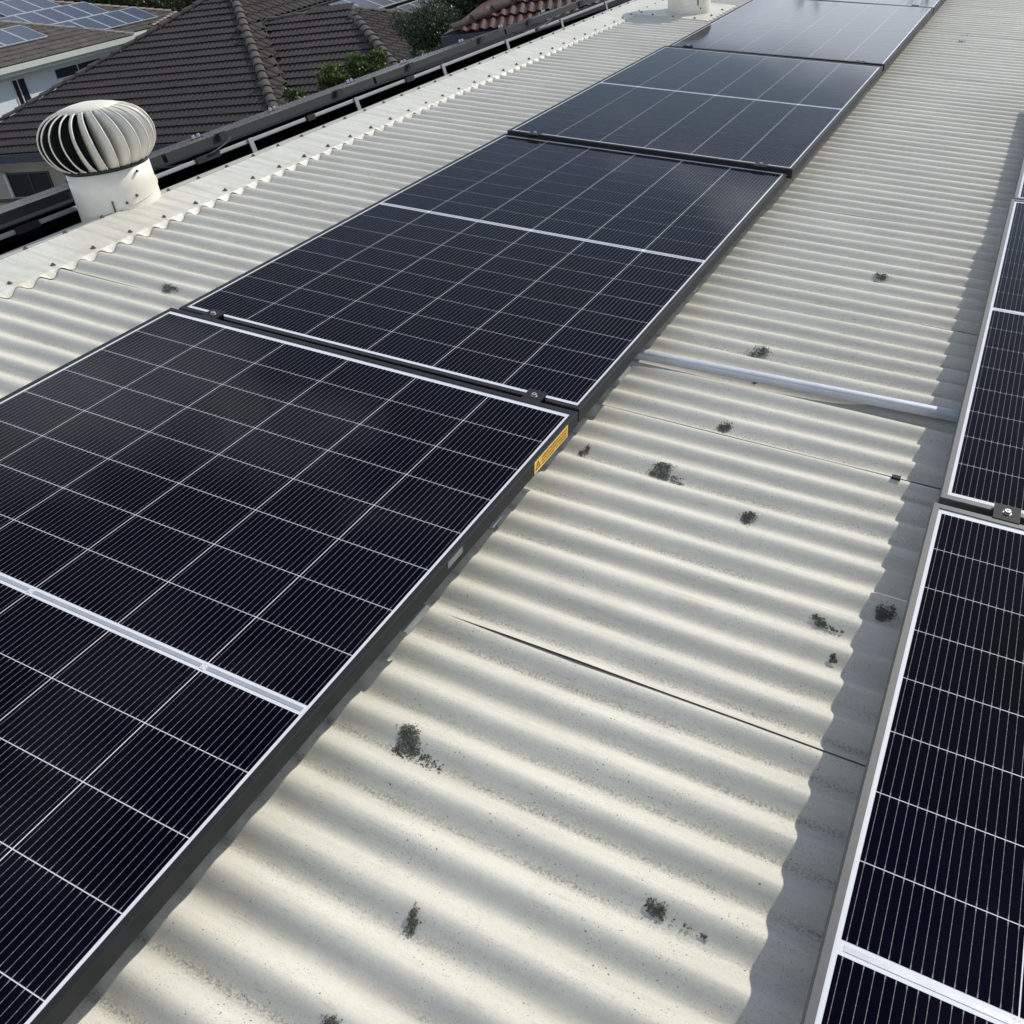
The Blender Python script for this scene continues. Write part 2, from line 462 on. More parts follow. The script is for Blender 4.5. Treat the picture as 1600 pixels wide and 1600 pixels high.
# walls and eaves of the building (under the roof)
wallb = MB()
Mi = RM.inverted()
def wbox(mb, x0, x1, y0, y1, z0, z1, mi=0):      # box given in world axes, stored in roof frame
    mb.box(x0, x1, y0, y1, z0, z1, mi, Mi)
pw = (RM @ FM) @ Vector((4.6, 0, -0.1))
wbox(wallb, pw.x, 4.7, -3.0, 10.2, GZ, -1.55)
wallb.build('wall', mat('rendered wall', (0.55, 0.52, 0.45), 0.9, vary=0.08, vscale=1.5, bump=0.2), bld)
gt = MB(); gt.box(X_EAVE-0.01, X_EAVE+0.11, -3.6, 11, -0.26, -0.15)
gt.build('gutter', M_vent, bld)

# ------------------------------------------------------------------ solar panels on the near slope
CP, RP, MID = 0.1835, 0.1097, 0.0175
BX, BY, LIP, FH = 0.0055, 0.0125, 0.011, 0.032
LIPY = 0.0145
LC = 16*RP + MID
X0f, X1f = -BX-LIP, 6*CP+BX+LIP
Y0f, Y1f = -LC-BY-LIPY, BY+LIPY
cw, ch = CP-0.0018, RP-0.0017
def frame_mesh(mt):
    mb = MB()
    prof = [(0, -FH), (0, -0.0012), (0.0012, 0.0), (LIP, 0.0), (LIP, -0.0018)]
    def ring(off, z):
        oy = off*LIPY/LIP
        return [(X0f+off, Y0f+oy, z), (X1f-off, Y0f+oy, z), (X1f-off, Y1f-oy, z), (X0f+off, Y1f-oy, z)]
    pr = prof + [(LIP, -0.0018)]
    last = ring(*prof[0])
    for p in prof[1:]:
        cur = ring(*p)
        for i in range(4):
            j = (i+1) % 4
            mb.quad(last[i], last[j], cur[j], cur[i])
        last = cur
    # inner wall and bottom flange
    a = ring(0.0018, -FH); b_ = ring(0.0018, -0.0065); o_ = ring(0, -FH); fl = ring(0.028, -FH)
    for i in range(4):
        j = (i+1) % 4
        mb.quad(b_[i], b_[j], a[j], a[i])
        mb.quad(fl[i], fl[j], o_[j], o_[i])
    return mb.mesh('frame', mt)
FR_L = frame_mesh(M_frame); FR_R = frame_mesh(M_frame_r)
bk = MB(); bk.box(X0f+0.006, X1f-0.006, Y0f+0.006, Y1f-0.006, -0.0062, -0.0022)
BK = bk.mesh('backsheet', M_back)
ce = MB(); ce.quad((0, -ch, 0), (cw, -ch, 0), (cw, 0, 0), (0, 0, 0)); CE = ce.mesh('cell', M_cell)
def strip_mesh():
    mb = MB()
    return mb
def ribbon(mb, x0, x1, y0, y1):
    z = -0.0020
    mb.box(x0, x1, y0, y1, z-0.0002, z+0.0004)
RB = MB(); ribbon(RB, 0, 2*CP-0.012, -0.0035, 0.0035); RBm = RB.mesh('ribbon', M_strip)
RB2 = MB(); ribbon(RB2, 0, CP*0.95, -0.0035, 0.0035); RBe = RB2.mesh('ribbon', M_strip)
SB = MB(); ribbon(SB, 0, 0.009, -0.0055, 0.0055); SBm = SB.mesh('solder_joint', mat('solder', (0.75, 0.75, 0.76), 0.3, metal=0.4, vary=0.2, vscale=300, bump=0.4, bscale=400))

def make_panel(frame_mesh_, label, group, cells=True):
    t = empty('solar_panel')
    tag(t, label, 'solar panel', group)
    link('frame', frame_mesh_, t)
    link('backsheet', BK, t)
    for r in range(16):
        for c in range(6):
            yy = -r*RP - 0.001 - (MID if r >= 8 else 0)
            link('cell', CE, t, T((c*CP+0.001, yy, -0.0018)))
    ym = -8*RP - MID/2
    xs = [(0.006, RBe, 0), (CP+0.006, RBm, 0), (3*CP+0.006, RBm, 0), (5*CP+0.006, RBe, 0)]
    for x, me, _ in xs: link('ribbon', me, t, T((x, ym, 0)))
    for x in (CP, 3*CP, 5*CP): link('solder_joint', SBm, t, T((x-0.0045, ym, 0.0001)))
    return t
def place(t, x, y, dz, rx, ry, rz):
    c0 = Vector((x+0.55, y-0.88, 0))
    t.matrix_basis = RM @ T(c0 + Vector((0, 0, dz))) @ Matrix(((1, -rz, ry, 0), (rz, 1, -rx, 0), (-ry, rx, 1, 0), (0, 0, 0, 1))) @ T(-c0) @ T((x, y-0.002, 0))
G_L = 'black framed solar panels in the long row next to the ridge'
G_R = 'solar panels in the row at the right edge'
left = [
    (0.0, 0.0, 0.0, 0, 0, 0, 'nearest black solar panel at the lower left with a yellow warning label on its side'),
    (-0.0099, 1.8584, -0.0174, -.0016, -.0021, -.0005, 'second black solar panel of the ridge row, just beyond the one with the warning label'),
    (0.0066, 3.6763, -0.0031, .0016, -.0024, -.0017, 'third black solar panel of the ridge row, just before the sky reflecting one'),
    (0.005, 5.5757, -0.0086, .0026, -.0075, .0005, 'fourth solar panel of the ridge row, mirroring blue sky and pale cloud'),
    (0.006, 7.435, -0.009, .0020, -.002, 0, 'farthest solar panel of the ridge row, dark sliver at the top photo edge'),
]
right = [
    (1.8405, -0.0027, 0.0010, .0030, .002, -.0002, 'nearest solar panel at the lower right corner, deep blue black cells'),
    (1.8475, 1.8560, 0.0, .0010, -.002, .0020, 'second solar panel on the right edge, with a brownish reflection on its cells'),
    (1.852, 3.712, -0.002, .003, -.003, .0015, 'third solar panel on the right edge, only a sliver beyond the black gap'),
]
pl_objs = []
for a in left:
    t = make_panel(FR_L, a[6], G_L); place(t, *a[:6]); pl_objs.append(t)
for a in right:
    t = make_panel(FR_R, a[6], G_R); place(t, *a[:6]); pl_objs.append(t)

# warning label and the small grey label on the side of the nearest panel
M_yel = mat('yellow label film', (0.80, 0.44, 0.045), 0.4, spec=0.4, vary=0.05, vscale=60)
M_ink = mat('black print', (0.02, 0.018, 0.012), 0.5, vary=0.1)
M_cr = mat('pale label border', (0.82, 0.66, 0.30), 0.4, vary=0.04)
lab = MB(); xl = X1f + 0.0004
lab.box(xl-0.0006, xl, -0.182, -0.026, -0.0305, -0.0030, 0)
lab_o = lab.build('warning_label', [M_yel], pl_objs[0])
e_ = MB()
for (ya, yb, za, zb) in ((-0.182, -0.026, -0.0305, -0.0294), (-0.182, -0.026, -0.0041, -0.0030), (-0.182, -0.1808, -0.0294, -0.0041), (-0.0272, -0.026, -0.0294, -0.0041)):
    e_.box(xl+0.0000, xl+0.00025, ya, yb, za, zb)
e_.build('label_border', M_cr, lab_o)
tri = MB()
def yz(y, z): return (xl+0.0003, y, z)
ty, tz = -0.1665, -0.0250
outer = [(-0.0115, 0), (0.0115, 0), (0, 0.0185)]; inner = [(-0.0080, 0.0020), (0.0080, 0.0020), (0, 0.0148)]
for i in range(3):
    j = (i+1) % 3
    tri.quad(yz(ty+outer[i][0], tz+outer[i][1]), yz(ty+outer[j][0], tz+outer[j][1]), yz(ty+inner[j][0], tz+inner[j][1]), yz(ty+inner[i][0], tz+inner[i][1]))
bolt = [(0.0010, 0.0128), (-0.0026, 0.0070), (-0.0004, 0.0070), (-0.0014, 0.0030), (0.0026, 0.0082), (0.0006, 0.0082)]
tri.poly([yz(ty+p[0], tz+p[1]) for p in bolt])
tri.build('hazard_symbol', M_ink, lab_o)
def text_obj(name, body, size, parent, mtx, mt):
    cu = bpy.data.curves.new(name, 'FONT'); cu.body = body; cu.size = size; cu.offset = size*0.012
    cu.space_character = 1.02
    tmp = bpy.data.objects.new(name, cu); col.objects.link(tmp)
    dg = bpy.context.evaluated_depsgraph_get()
    me = bpy.data.meshes.new_from_object(tmp.evaluated_get(dg)); bpy.data.objects.remove(tmp)
    me.materials.clear(); me.materials.append(mt)
    return link(name, me, parent, mtx)
# text reads along +Y, upright in +Z, facing +X
TX = Matrix(((0, 0, 1, 0), (1, 0, 0, 0), (0, 1, 0, 0), (0, 0, 0, 1)))
for i, s_ in enumerate(('WARNING: HAZARDOUS DC VOLTAGE', 'DO NOT DISCONNECT UNDER LOAD', 'ISOLATE SUPPLY AT INVERTER')):
    ob = text_obj('lettering', s_, 0.0088, lab_o, T((xl+0.0003, -0.1495, -0.0118-i*0.0080)) @ TX, M_ink)
    w = max(v.co.x for v in ob.data.vertices) or 1
    ob.matrix_basis = ob.matrix_basis @ Matrix.Diagonal((0.119/w, 0.82, 1, 1))
gl = MB(); gl.box(xl-0.0006, xl, -0.515, -0.465, -0.0185, -0.0045)
gl_o = gl.build('serial_label', mat('grey label film', (0.16, 0.165, 0.17), 0.4, vary=0.1), pl_objs[0])
gl2 = MB()
gl2.box(xl, xl+0.0003, -0.512, -0.470, -0.0100, -0.0066); gl2.box(xl, xl+0.0003, -0.512, -0.478, -0.0160, -0.0140)
gl2.build('printed_bar', mat('pale print', (0.22, 0.22, 0.22), 0.5, vary=0.1), gl_o)

# ------------------------------------------------------------------ mounting rails with their clamps
G_RAIL = 'mounting rails under the panel rows'
def clamp_meshes():
    c = MB()
    # middle clamp: a channel that sits in the gap with two lips on the frames
    c.box(-0.022, 0.022, -0.0245, 0.0245, 0.0006, 0.0032)
    c.box(-0.022, 0.022, -0.013, -0.0105, -0.030, 0.0006)
    c.box(-0.022, 0.022, 0.0105, 0.013, -0.030, 0.0006)
    b = MB(); b.lathe([(0.0, 0.0065), (0.0022, 0.0065), (0.0025, 0.0085), (0.0052, 0.0085), (0.0058, 0.0078), (0.0058, 0.0034), (0.0075, 0.0034)], 14)
    return c.mesh('clamp', M_blackclamp), b.mesh('bolt', M_bolt)
CL, BO = clamp_meshes()
def rail(x, ya, yb, gaps, label, footx=1):
    t = empty('mounting_rail', RM @ T((x, 0, 0))); tag(t, label, 'mounting rail', G_RAIL)
    mb = MB(); mb.box(-0.02, 0.02, ya, yb, -0.078, -0.036)
    mb.build('rail_bar', M_frame, t)
    for (gy, gz) in gaps:
        c = link('clamp', CL, t, T((0, gy, gz)))
        link('bolt', BO, c)
    y = ya + 0.3
    while y < yb:
        f = MB(); f.box(0.021, 0.026, y-0.02, y+0.02, -0.1165, -0.045); f.box(0.021, 0.065, y-0.02, y+0.02, -0.1215, -0.1165)
        f.build('foot_bracket', M_alu, t); y += 1.25
    return t
gapsL = [(0.0440, -0.004), (1.888, -0.008), (3.755, -0.004), (5.63, -0.006)]
rail(0.105, -1.8, 9.2, gapsL, 'mounting rail and clamps under the ridge side of the long left row')
rail(1.005, -1.8, 9.2, gapsL, 'mounting rail and clamps under the outer side of the long left row')
rail(1.945, -1.8, 5.6, [(0.044, 0.003), (1.905, 0.0)], 'mounting rail and clamps under the left side of the right row')
rail(2.84, -1.8, 5.6, [(0.044, 0.003), (1.905, 0.0)], 'mounting rail and clamps under the outer side of the right row')

# aluminium rail crossing the bare strip of roof between the two rows
t = empty('aluminium_rail', RM @ T((1.0, 0.524, -0.0185)) @ Matrix.Rotation(R_(3.3), 4, 'Z'))
tag(t, 'silver aluminium rail lying across the bare roof between the two panel rows', 'metal rail')
mb = MB(); n_ = 10
prof = [(-0.013, -0.100), (-0.013, -0.087)] + [(-0.013*math.cos(a), -0.087+0.008*math.sin(a)) for a in np.linspace(0, math.pi, n_)][1:] + [(0.013, -0.100)]
for i in range(len(prof)-1):
    (ya, za), (yb, zb) = prof[i], prof[i+1]
    mb.quad((-0.4, ya, za), (1.6, ya, za), (1.6, yb, zb), (-0.4, yb, zb))
mb.build('rail_bar', M_alu, t, smooth=False)
for x in (0.0, 0.95):
    f = MB(); f.box(x-0.02, x+0.02, -0.012, 0.012, CZ0+0.0190, -0.1003); f.build('rail_spacer', M_dark, t)
# small black clip left in a valley by the right row
cl = MB(); cl.box(-0.009, 0.009, -0.006, 0.006, 0, 0.009)
cl.box(-0.006, 0.006, -0.009, 0.009, 0, 0.003)
o = cl.build('roof_clip', M_blackclamp, None, RM @ T((1.750, 0.268, CZ0-0.004)))
tag(o, 'tiny black plastic clip lying on the sheet lap near the right panel row', 'clip')
# silver bracket ends that poke out under the left row
for (x, y, lab_) in ((1.118, -0.605, 'thin silver bracket end poking out under the nearest left panel'), (1.115, 0.335, 'thin silver bracket end poking out under the second left panel')):
    f = MB(); f.box(-0.06, -0.012, -0.036, 0.036, -0.004, 0); f.box(-0.012, -0.009, -0.036, 0.036, -0.008, 0.0006)
    o = f.build('roof_bracket', M_farrail, None, RM @ T((x, y, -0.064))); tag(o, lab_, 'bracket')

# ------------------------------------------------------------------ far array, seen edge-on behind the ridge
G_FAR = 'black framed panels seen edge-on beyond the ridge'
RF = RM @ FM
ys = [-1.9, -0.30, 1.24, 2.75, 4.22, 5.72, 7.2]
wh = ['nearest the left edge of the photo', 'crossing behind the turbine ventilator', 'just right of the turbine ventilator', 'below the green shrubs',
      'below the large tree', 'below the red tiled roof', ]
for i in range(len(ys)-1):
    ya, yb = ys[i]+0.011, ys[i+1]-0.011
    t = empty('solar_panel', RF @ T((0.30, -yb, 0.120)))
    tag(t, 'panel edge with black frame beyond the ridge, ' + wh[i], 'solar panel', G_FAR)
    Lp = yb-ya; Wd = 1.05
    mb = MB(); mb.box(0, Wd, 0, Lp, -0.033, -0.0012)
    mb.box(0, 0.011, 0, Lp, -0.0012, 0); mb.box(Wd-0.011, Wd, 0, Lp, -0.0012, 0)
    mb.box(0.011, Wd-0.011, 0, 0.011, -0.0012, 0); mb.box(0.011, Wd-0.011, Lp-0.011, Lp, -0.0012, 0)
    mb.build('frame', M_frame, t)
    g2 = MB(); g2.box(0.0115, Wd-0.0115, 0.0115, Lp-0.0115, -0.0011, -0.0005)
    g2.build('glass', mat('far panel glass', (0.012, 0.013, 0.02), 0.15, spec=0.3, vary=0.1), t)
    for yy in (0.32, Lp-0.32):
        c = MB(); c.box(-0.022, 0.010, yy-0.02, yy+0.02, 0.0008, 0.004); c.box(-0.022, -0.018, yy-0.02, yy+0.02, -0.03, 0.0008)
        co = c.build('clamp', M_blackclamp, t)
    # second row of clamps on the far edge with pairs of bright bolts
    for yy in (0.32, Lp-0.32):
        c = MB(); c.box(Wd-0.012, Wd+0.02, yy-0.035, yy+0.035, 0.0006, 0.0046)
        co = c.build('clamp', M_blackclamp, t)
        for q in (-0.02, 0.02):
            b_ = MB(); b_.lathe([(0, 0.024), (0.007, 0.024), (0.009, 0.016), (0.009, 0.0046)], 8); b_.build('bolt', M_bolt, co, T((Wd+0.004, yy+q, 0)))
M_farglass = mat('far panel glass', (0.012, 0.013, 0.02), 0.15, spec=0.3, vary=0.1)
for r_ in (1, 2):
    for i in range(len(ys)-1):
        ya, yb = ys[i]+0.011, ys[i+1]-0.011
        t = empty('solar_panel', RF @ T((0.30+1.075*r_, -yb, 0.118)))
        tag(t, 'hidden %s row panel down the far slope, %s' % (('second', 'third')[r_-1], wh[i]), 'solar panel', 'panels farther down the far slope')
        mb = MB(); mb.box(0, 1.05, 0, yb-ya, -0.033, -0.0012); mb.build('frame', M_frame, t)
        g2 = MB(); g2.box(0.011, 1.039, 0.011, yb-ya-0.011, -0.0012, 0); g2.build('glass', M_farglass, t)
# rail in front of the far array with its brackets
t = empty('far_rail', RF); tag(t, 'long silver rail with small upright brackets beyond the ridge capping', 'mounting rail')
segs = [(-3.0, 0.50), (0.56, 2.13), (2.19, 3.02), (3.06, 4.6), (4.65, 7.5)]
for (a, b_) in segs:
    mb = MB(); mb.box(0.292, 0.314, -b_, -a, 0.043, 0.060); bevel(mb.build('rail_bar', M_farrail, t), 0.004)
for yy in (-1.2, -0.35, 1.72, 2.53, 3.39, 4.18, 5.0, 5.8):
    mb = MB(); mb.box(0.284, 0.290, -yy-0.014, -yy+0.014, -0.012, 0.062); mb.box(0.24, 0.290, -yy-0.014, -yy+0.014, -0.0125, -0.009)
    mb.build('rail_bracket', M_farrail, t)
for (yy, ww) in ((0.53, 0.05), (1.45, 0.07), (3.04, 0.04), (2.16, 0.03)):
    mb = MB(); mb.box(0.285, 0.32, -yy-ww, -yy+ww, 0.038, 0.064); mb.build('rail_joiner', M_blackclamp, t)
cb = MB()
def cable(y0, y1, s0, h0, sag, nn=12):
    return [RF @ Vector((s0 + 0.03*math.sin(k/nn*6), -(y0+(y1-y0)*k/nn), h0 - sag*math.sin(math.pi*k/nn))) for k in range(nn+1)]
for (a_, lb_) in (((1.15, 1.62, 0.30, 0.092, 0.035), 'thin black cable looping under the far panels right of the turbine ventilator'),
                  ((4.3, 4.9, 0.30, 0.09, 0.03), 'thin black cable looping under the far panels below the red roof')):
    cb = MB(); cb.tube(cable(*a_), 0.0035, 6)
    tag(cb.build('hanging_cable', M_cable), lb_, 'cable')

# ------------------------------------------------------------------ turbine roof ventilators
def turbine(loc, label, spin=0.0):
    t = empty('turbine_ventilator', T(loc)); tag(t, label, 'roof ventilator', 'cream turbine ventilators along the ridge')
    RT = 0.144
    th = MB(); th.lathe([(RT+0.012, -0.10), (RT+0.004, -0.01), (RT+0.001, 0.10), (RT, 0.166), (RT-0.004, 0.166), (RT-0.004, -0.05)], 64)
    tho = th.build('throat', M_vent, t, smooth=False)
    for p in tho.data.polygons: p.use_smooth = True
    # seam down the throat and a raised swage line
    sw = MB(); pts = []
    for k in range(30):
        a = R_(-95 + k*6.2); zz = 0.030 + 0.085*((k/29.0)**1.6)
        pts.append(((RT+0.0035)*math.cos(a), (RT+0.0035)*math.sin(a), zz))
    sw.tube(pts, 0.0026, 6); sw.build('swage_line', M_vent, t, smooth=True)
    se = MB(); a = R_(-48); ca, sa = math.cos(a), math.sin(a)
    se.beam(((RT+0.004)*ca, (RT+0.004)*sa, 0.028), ((RT+0.003)*ca, (RT+0.003)*sa, 0.075), 0.005, 0.012, Vector((ca, sa, 0))); se.build('lock_seam', M_screw, t)
    for (ad, zz) in ((-116, 0.148), (-2, 0.150), (-40, 0.008), (-30, 0.060), (-14, 0.075)):
        a = R_(ad); s2 = MB(); s2.lathe([(0, 0.006), (0.004, 0.006), (0.0055, 0.0)], 8)
        Mx = T(((RT+0.003)*math.cos(a), (RT+0.003)*math.sin(a), zz)) @ Matrix.Rotation(a, 4, 'Z') @ Matrix.Rotation(R_(90), 4, 'Y')
        s2.build('screw', M_screw, t, Mx)
    hd = T((0, 0, 0.172)) @ Matrix.Rotation(spin, 4, 'Z')
    H = 0.205
    inner = MB(); inner.lathe([(0.115, 0.0), (0.125, 0.05), (0.125, 0.10), (0.080, 0.165), (0.0, 0.167)], 32)  # added dark core, hides the sunlit inside so the gaps look shaded
    inner.build('shade_core', M_ventdark, t, hd, smooth=True)
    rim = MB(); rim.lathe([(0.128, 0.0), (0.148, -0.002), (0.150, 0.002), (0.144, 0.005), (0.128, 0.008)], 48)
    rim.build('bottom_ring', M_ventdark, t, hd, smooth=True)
    NV = 24
    def prof(u):           # u 0 bottom .. 1 top
        a = -0.98 + u*(1.30 + 0.98)
        return 0.194*math.cos(a)**0.62, 0.092 + (0.100*math.sin(a) if a > 0 else 0.108*math.sin(a))
    vm = MB(); nu, nw = 16, 4
    wv = 2*math.pi/NV*0.95
    def vp(u, w, shrink=0):
        r, z = prof(u)
        az = -w*wv - 0.20*(u-0.5) 
        bulge = 0.006*math.sin(math.pi*w)
        fade = math.sin(math.pi*min(1, max(0, u)))**0.5
        rr = r - 0.060*w*fade + bulge - shrink
        return (rr*math.cos(az), rr*math.sin(az), z)
    for i in range(nu+1):
        for j in range(nw+1): vm.v.append(vp(i/nu, j/nw))
    for i in range(nu):
        for j in range(nw):
            a = i*(nw+1)+j; vm.f.append((a, a+1, a+nw+2, a+nw+1)); vm.mi.append(0)
    n_in = len(vm.v)                                  # inner skin coloured dark to stand in for shade between the vanes
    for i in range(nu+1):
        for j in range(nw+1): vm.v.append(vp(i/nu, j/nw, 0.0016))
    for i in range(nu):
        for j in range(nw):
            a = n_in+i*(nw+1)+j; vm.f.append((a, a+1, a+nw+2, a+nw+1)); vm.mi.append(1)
    # folded stiff edge along the outer rim of the blade
    vm.tube([vp(i/nu, 0.0, -0.0005) for i in range(nu+1)], 0.0028, 5)
    vmesh = vm.mesh('vane', M_vent, M_ventdark, smooth=True)
    for k in range(NV):
        link('vane', vmesh, t, hd @ Matrix.Rotation(2*math.pi*k/NV, 4, 'Z'))
    r1, z1 = prof(1.0)
    cp_ = MB(); cp_.lathe([(0.0, z1+0.016), (0.03, z1+0.0155), (0.06, z1+0.011), (r1+0.012, z1+0.002), (r1+0.014, z1-0.006), (r1, z1-0.008)], 48)
    cp_.build('top_cap', M_vent, t, hd, smooth=True)
    return t
v1 = RM @ Vector((-1.029, 0.796, -0.158))
turbine(v1, 'large spinning turbine ventilator in front of the dark brown tiled roof, standing by the ridge')
v2 = RM @ Vector((-0.460, 5.50, -0.102))
tv2 = turbine(v2, 'far ventilator at the top edge of the photo with only its round throat showing', 0.4)
# apron flashing of the second ventilator
fl = MB(); nn = 60
fx0, fx1, fy0, fy1 = -0.90, -0.21, 5.20, 5.88
rows = []
for j in range(nn+1):
    y = fy0 + (fy1-fy0)*j/nn
    rows.append([(fx0, y, CZ0+0.010), (fx1-0.03, y, CZ0+0.006), (fx1+0.012*math.cos(2*math.pi*(y-CREST0)/PC), y, corr_z(y)+0.003)])
for r in rows: fl.v += r
for j in range(nn):
    for i in range(2):
        a = j*3+i; fl.f.append((a, a+1, a+4, a+3)); fl.mi.append(0)
fl.quad((fx0, fy0, CZ0+0.010), (fx1-0.03, fy0, CZ0+0.006), (fx1-0.03, fy0-0.012, CZ0-0.004), (fx0, fy0-0.012, CZ0-0.004))
fo = fl.build('apron_flashing', M_cap, tv2, T(v2).inverted() @ RM)
for (x, y) in ((-0.63, 5.23), (-0.48, 5.22), (-0.33, 5.23), (-0.73, 5.28), (-0.26, 5.38), (-0.26, 5.63)):
    link('screw', smesh, fo, T((x, y, CZ0+0.008)))

# ------------------------------------------------------------------ moss and lichen clumps on the roof
M_moss = mat('grey green lichen', (0.115, 0.110, 0.090), 0.95, vary=0.5, vscale=220)
M_moss2 = mat('pale grey lichen film', (0.30, 0.295, 0.25), 0.95, vary=0.4, vscale=300)
def moss(x, y, rx, ry, n, label, dense=0.8, tail=0.0):
    rx *= 0.85; ry *= 0.80; n = int(n*0.8)
    x = 1.7584+(x-1.7584)*1.0161; y = -1.52+(y+1.52)*1.0161
    y = CREST0 + PC*(round((y-CREST0)/PC + 0.25) - 0.25) - 0.10*ry      # it grows on the damp side of a rib
    mb = MB()
    cores = [(rng.uniform(-0.55, 0.55)*rx, rng.uniform(-0.5, 0.5)*ry, rng.uniform(0.30, 0.75)) for _ in range(6)]
    for i in range(int(n*1.15)):
        cxx, cyy, cs = rng.choice(cores)
        a = rng.uniform(0, 2*math.pi); rr0 = rng.random()**0.75
        if rng.random() < 0.12: rr0 *= 1.7
        px = cxx + rx*cs*rr0*math.cos(a)*0.9; py = cyy + ry*cs*rr0*math.sin(a)*0.9; r = min(1.0, rr0)
        if tail and rng.random() < 0.16: px += rng.uniform(0, tail); py = py*0.5 - 0.4*ry
        s_ = rng.uniform(0.0006, 0.0022)*(1.3-0.7*r)
        h = 0.0006 + 0.0028*max(0, 1-r)*rng.random()
        pale = rng.random() < 0.12 + 0.45*r**2
        if pale: s_ *= 1.25; h = 0.0002
        X, Y = x+px, y+py
        zc = corr_z(Y)+0.0018
        m_ = rng.randint(4, 6); rot = rng.uniform(0, 6.28)
        base = []
        for k in range(m_):
            q = rot+2*math.pi*k/m_; rr = s_*rng.uniform(0.6, 1.4)
            xx, yy = X+rr*math.cos(q)*1.3, Y+rr*math.sin(q)
            base.append((xx, yy, corr_z(yy)+0.0013 + (0 if pale else 0.0004)))
        nb = len(mb.v); mb.v += base + [(X, Y, zc+h)]
        for k in range(m_): mb.f.append((nb+k, nb+(k+1) % m_, nb+m_)); mb.mi.append(1 if pale else 0)
    o = mb.build('lichen_patch', [M_moss, M_moss2], None, RM)
    tag(o, label, 'lichen', 'lichen patches on the cream roof')
moss(1.300, 0.040, 0.040, 0.0348, 840, 'darkest double clump of lichen right of the yellow warning label', 0.65, 0.05)
moss(1.210, -0.825, 0.032, 0.0391, 930, 'dark fan shaped lichen patch in the lower middle of the roof', 0.65, 0.06)
moss(1.505, -0.049, 0.027, 0.0232, 390, 'round grey lichen patch left of the right row shadow, below the double clump', 0.7)
moss(1.367, 0.261, 0.026, 0.0247, 285, 'grey lichen patch below the silver rail, above the double clump', 0.7)
moss(1.538, 1.282, 0.040, 0.0435, 225, 'dark lichen patch high on the roof beyond the silver rail', 0.7)
moss(1.350, -1.167, 0.022, 0.0203, 360, 'pale and dark lichen patch at the bottom edge of the photo', 0.8)
moss(1.800, -0.202, 0.022, 0.0362, 450, 'dark lichen patch in the shadow against the right panel row', 0.7)
moss(-0.311, 0.331, 0.045, 0.0232, 330, 'dark lichen patch between the ridge and the corner of the nearest panels', 0.7)
moss(1.330, 0.723, 0.060, 0.0319, 225, 'thin scatter of lichen just beyond the silver rail', 1.0)
moss(1.125, 0.035, 0.013, 0.0290, 135, 'small lichen patch beside the warning label', 0.9)
moss(1.699, -0.291, 0.022, 0.0145, 180, 'small lichen patch in a valley near the right row shadow edge', 0.8, 0.04)
moss(1.632, -0.840, 0.018, 0.0174, 195, 'small dark lichen patch with a trail low on the right of the bare roof', 0.8, 0.07)
moss(1.364, -1.071, 0.010, 0.0232, 195, 'small upright lichen patch near the bottom middle of the photo', 0.8)
moss(1.742, -0.368, 0.010, 0.0116, 90, 'tiny lichen patch at the edge of the right row shadow', 0.8)
moss(1.376, 0.476+0.045, 0.010, 0.0116, 75, 'tiny lichen dot on the crest behind the silver rail', 0.8)
moss(1.352, 5.150, 0.075, 0.0435, 165, 'dark streak of lichen far up the roof near the blue reflecting panel', 0.7)
moss(1.365, 5.376, 0.055, 0.0319, 120, 'farther dark streak of lichen up the roof', 0.7)

# ------------------------------------------------------------------ tiled roofs
def tile_mesh(w, g, mt, rolls=2, amp=0.014, thick=0.034):
    """one concrete tile: rolls across u, exposed length g up v, front edge proud"""
    mb = MB(); nu = rolls*6
    def h(u):
        f = (u/w*rolls) % 1.0
        return amp*(math.sin(math.pi*min(1, f/0.62)) if f < 0.62 else -0.12*math.sin(math.pi*(f-0.62)/0.38))
    for i in range(nu+1):
        u = w*i/nu; z = h(u)
        mb.v += [(u, -0.0, z+thick), (u, g*1.10, z-0.002), (u, 0.006, z+thick-0.020)]
    for i in range(nu):
        a = i*3; mb.f.append((a, a+3, a+4, a+1)); mb.mi.append(0)
        mb.f.append((a+2, a+5, a+3, a)); mb.mi.append(0)
    return mb.mesh('roof_tile', mt), mb
def inside(p, poly):
    c = False; n = len(poly); j = n-1
    for i in range(n):
        if (poly[i][1] > p[1]) != (poly[j][1] > p[1]) and p[0] < (poly[j][0]-poly[i][0])*(p[1]-poly[i][1])/(poly[j][1]-poly[i][1])+poly[i][0]: c = not c
        j = i
    return c
def project(P):
    q = P-CAM; z = -q.dot(CZ)
    return (800+FPX*q.dot(CX)/z, 800-FPX*q.dot(CY)/z, z)
def face_frame(P0, e, s):
    n = e.cross(s).normalized()
    return Matrix(((e.x, s.x, n.x, P0.x), (e.y, s.y, n.y, P0.y), (e.z, s.z, n.z, P0.z), (0, 0, 0, 1)))
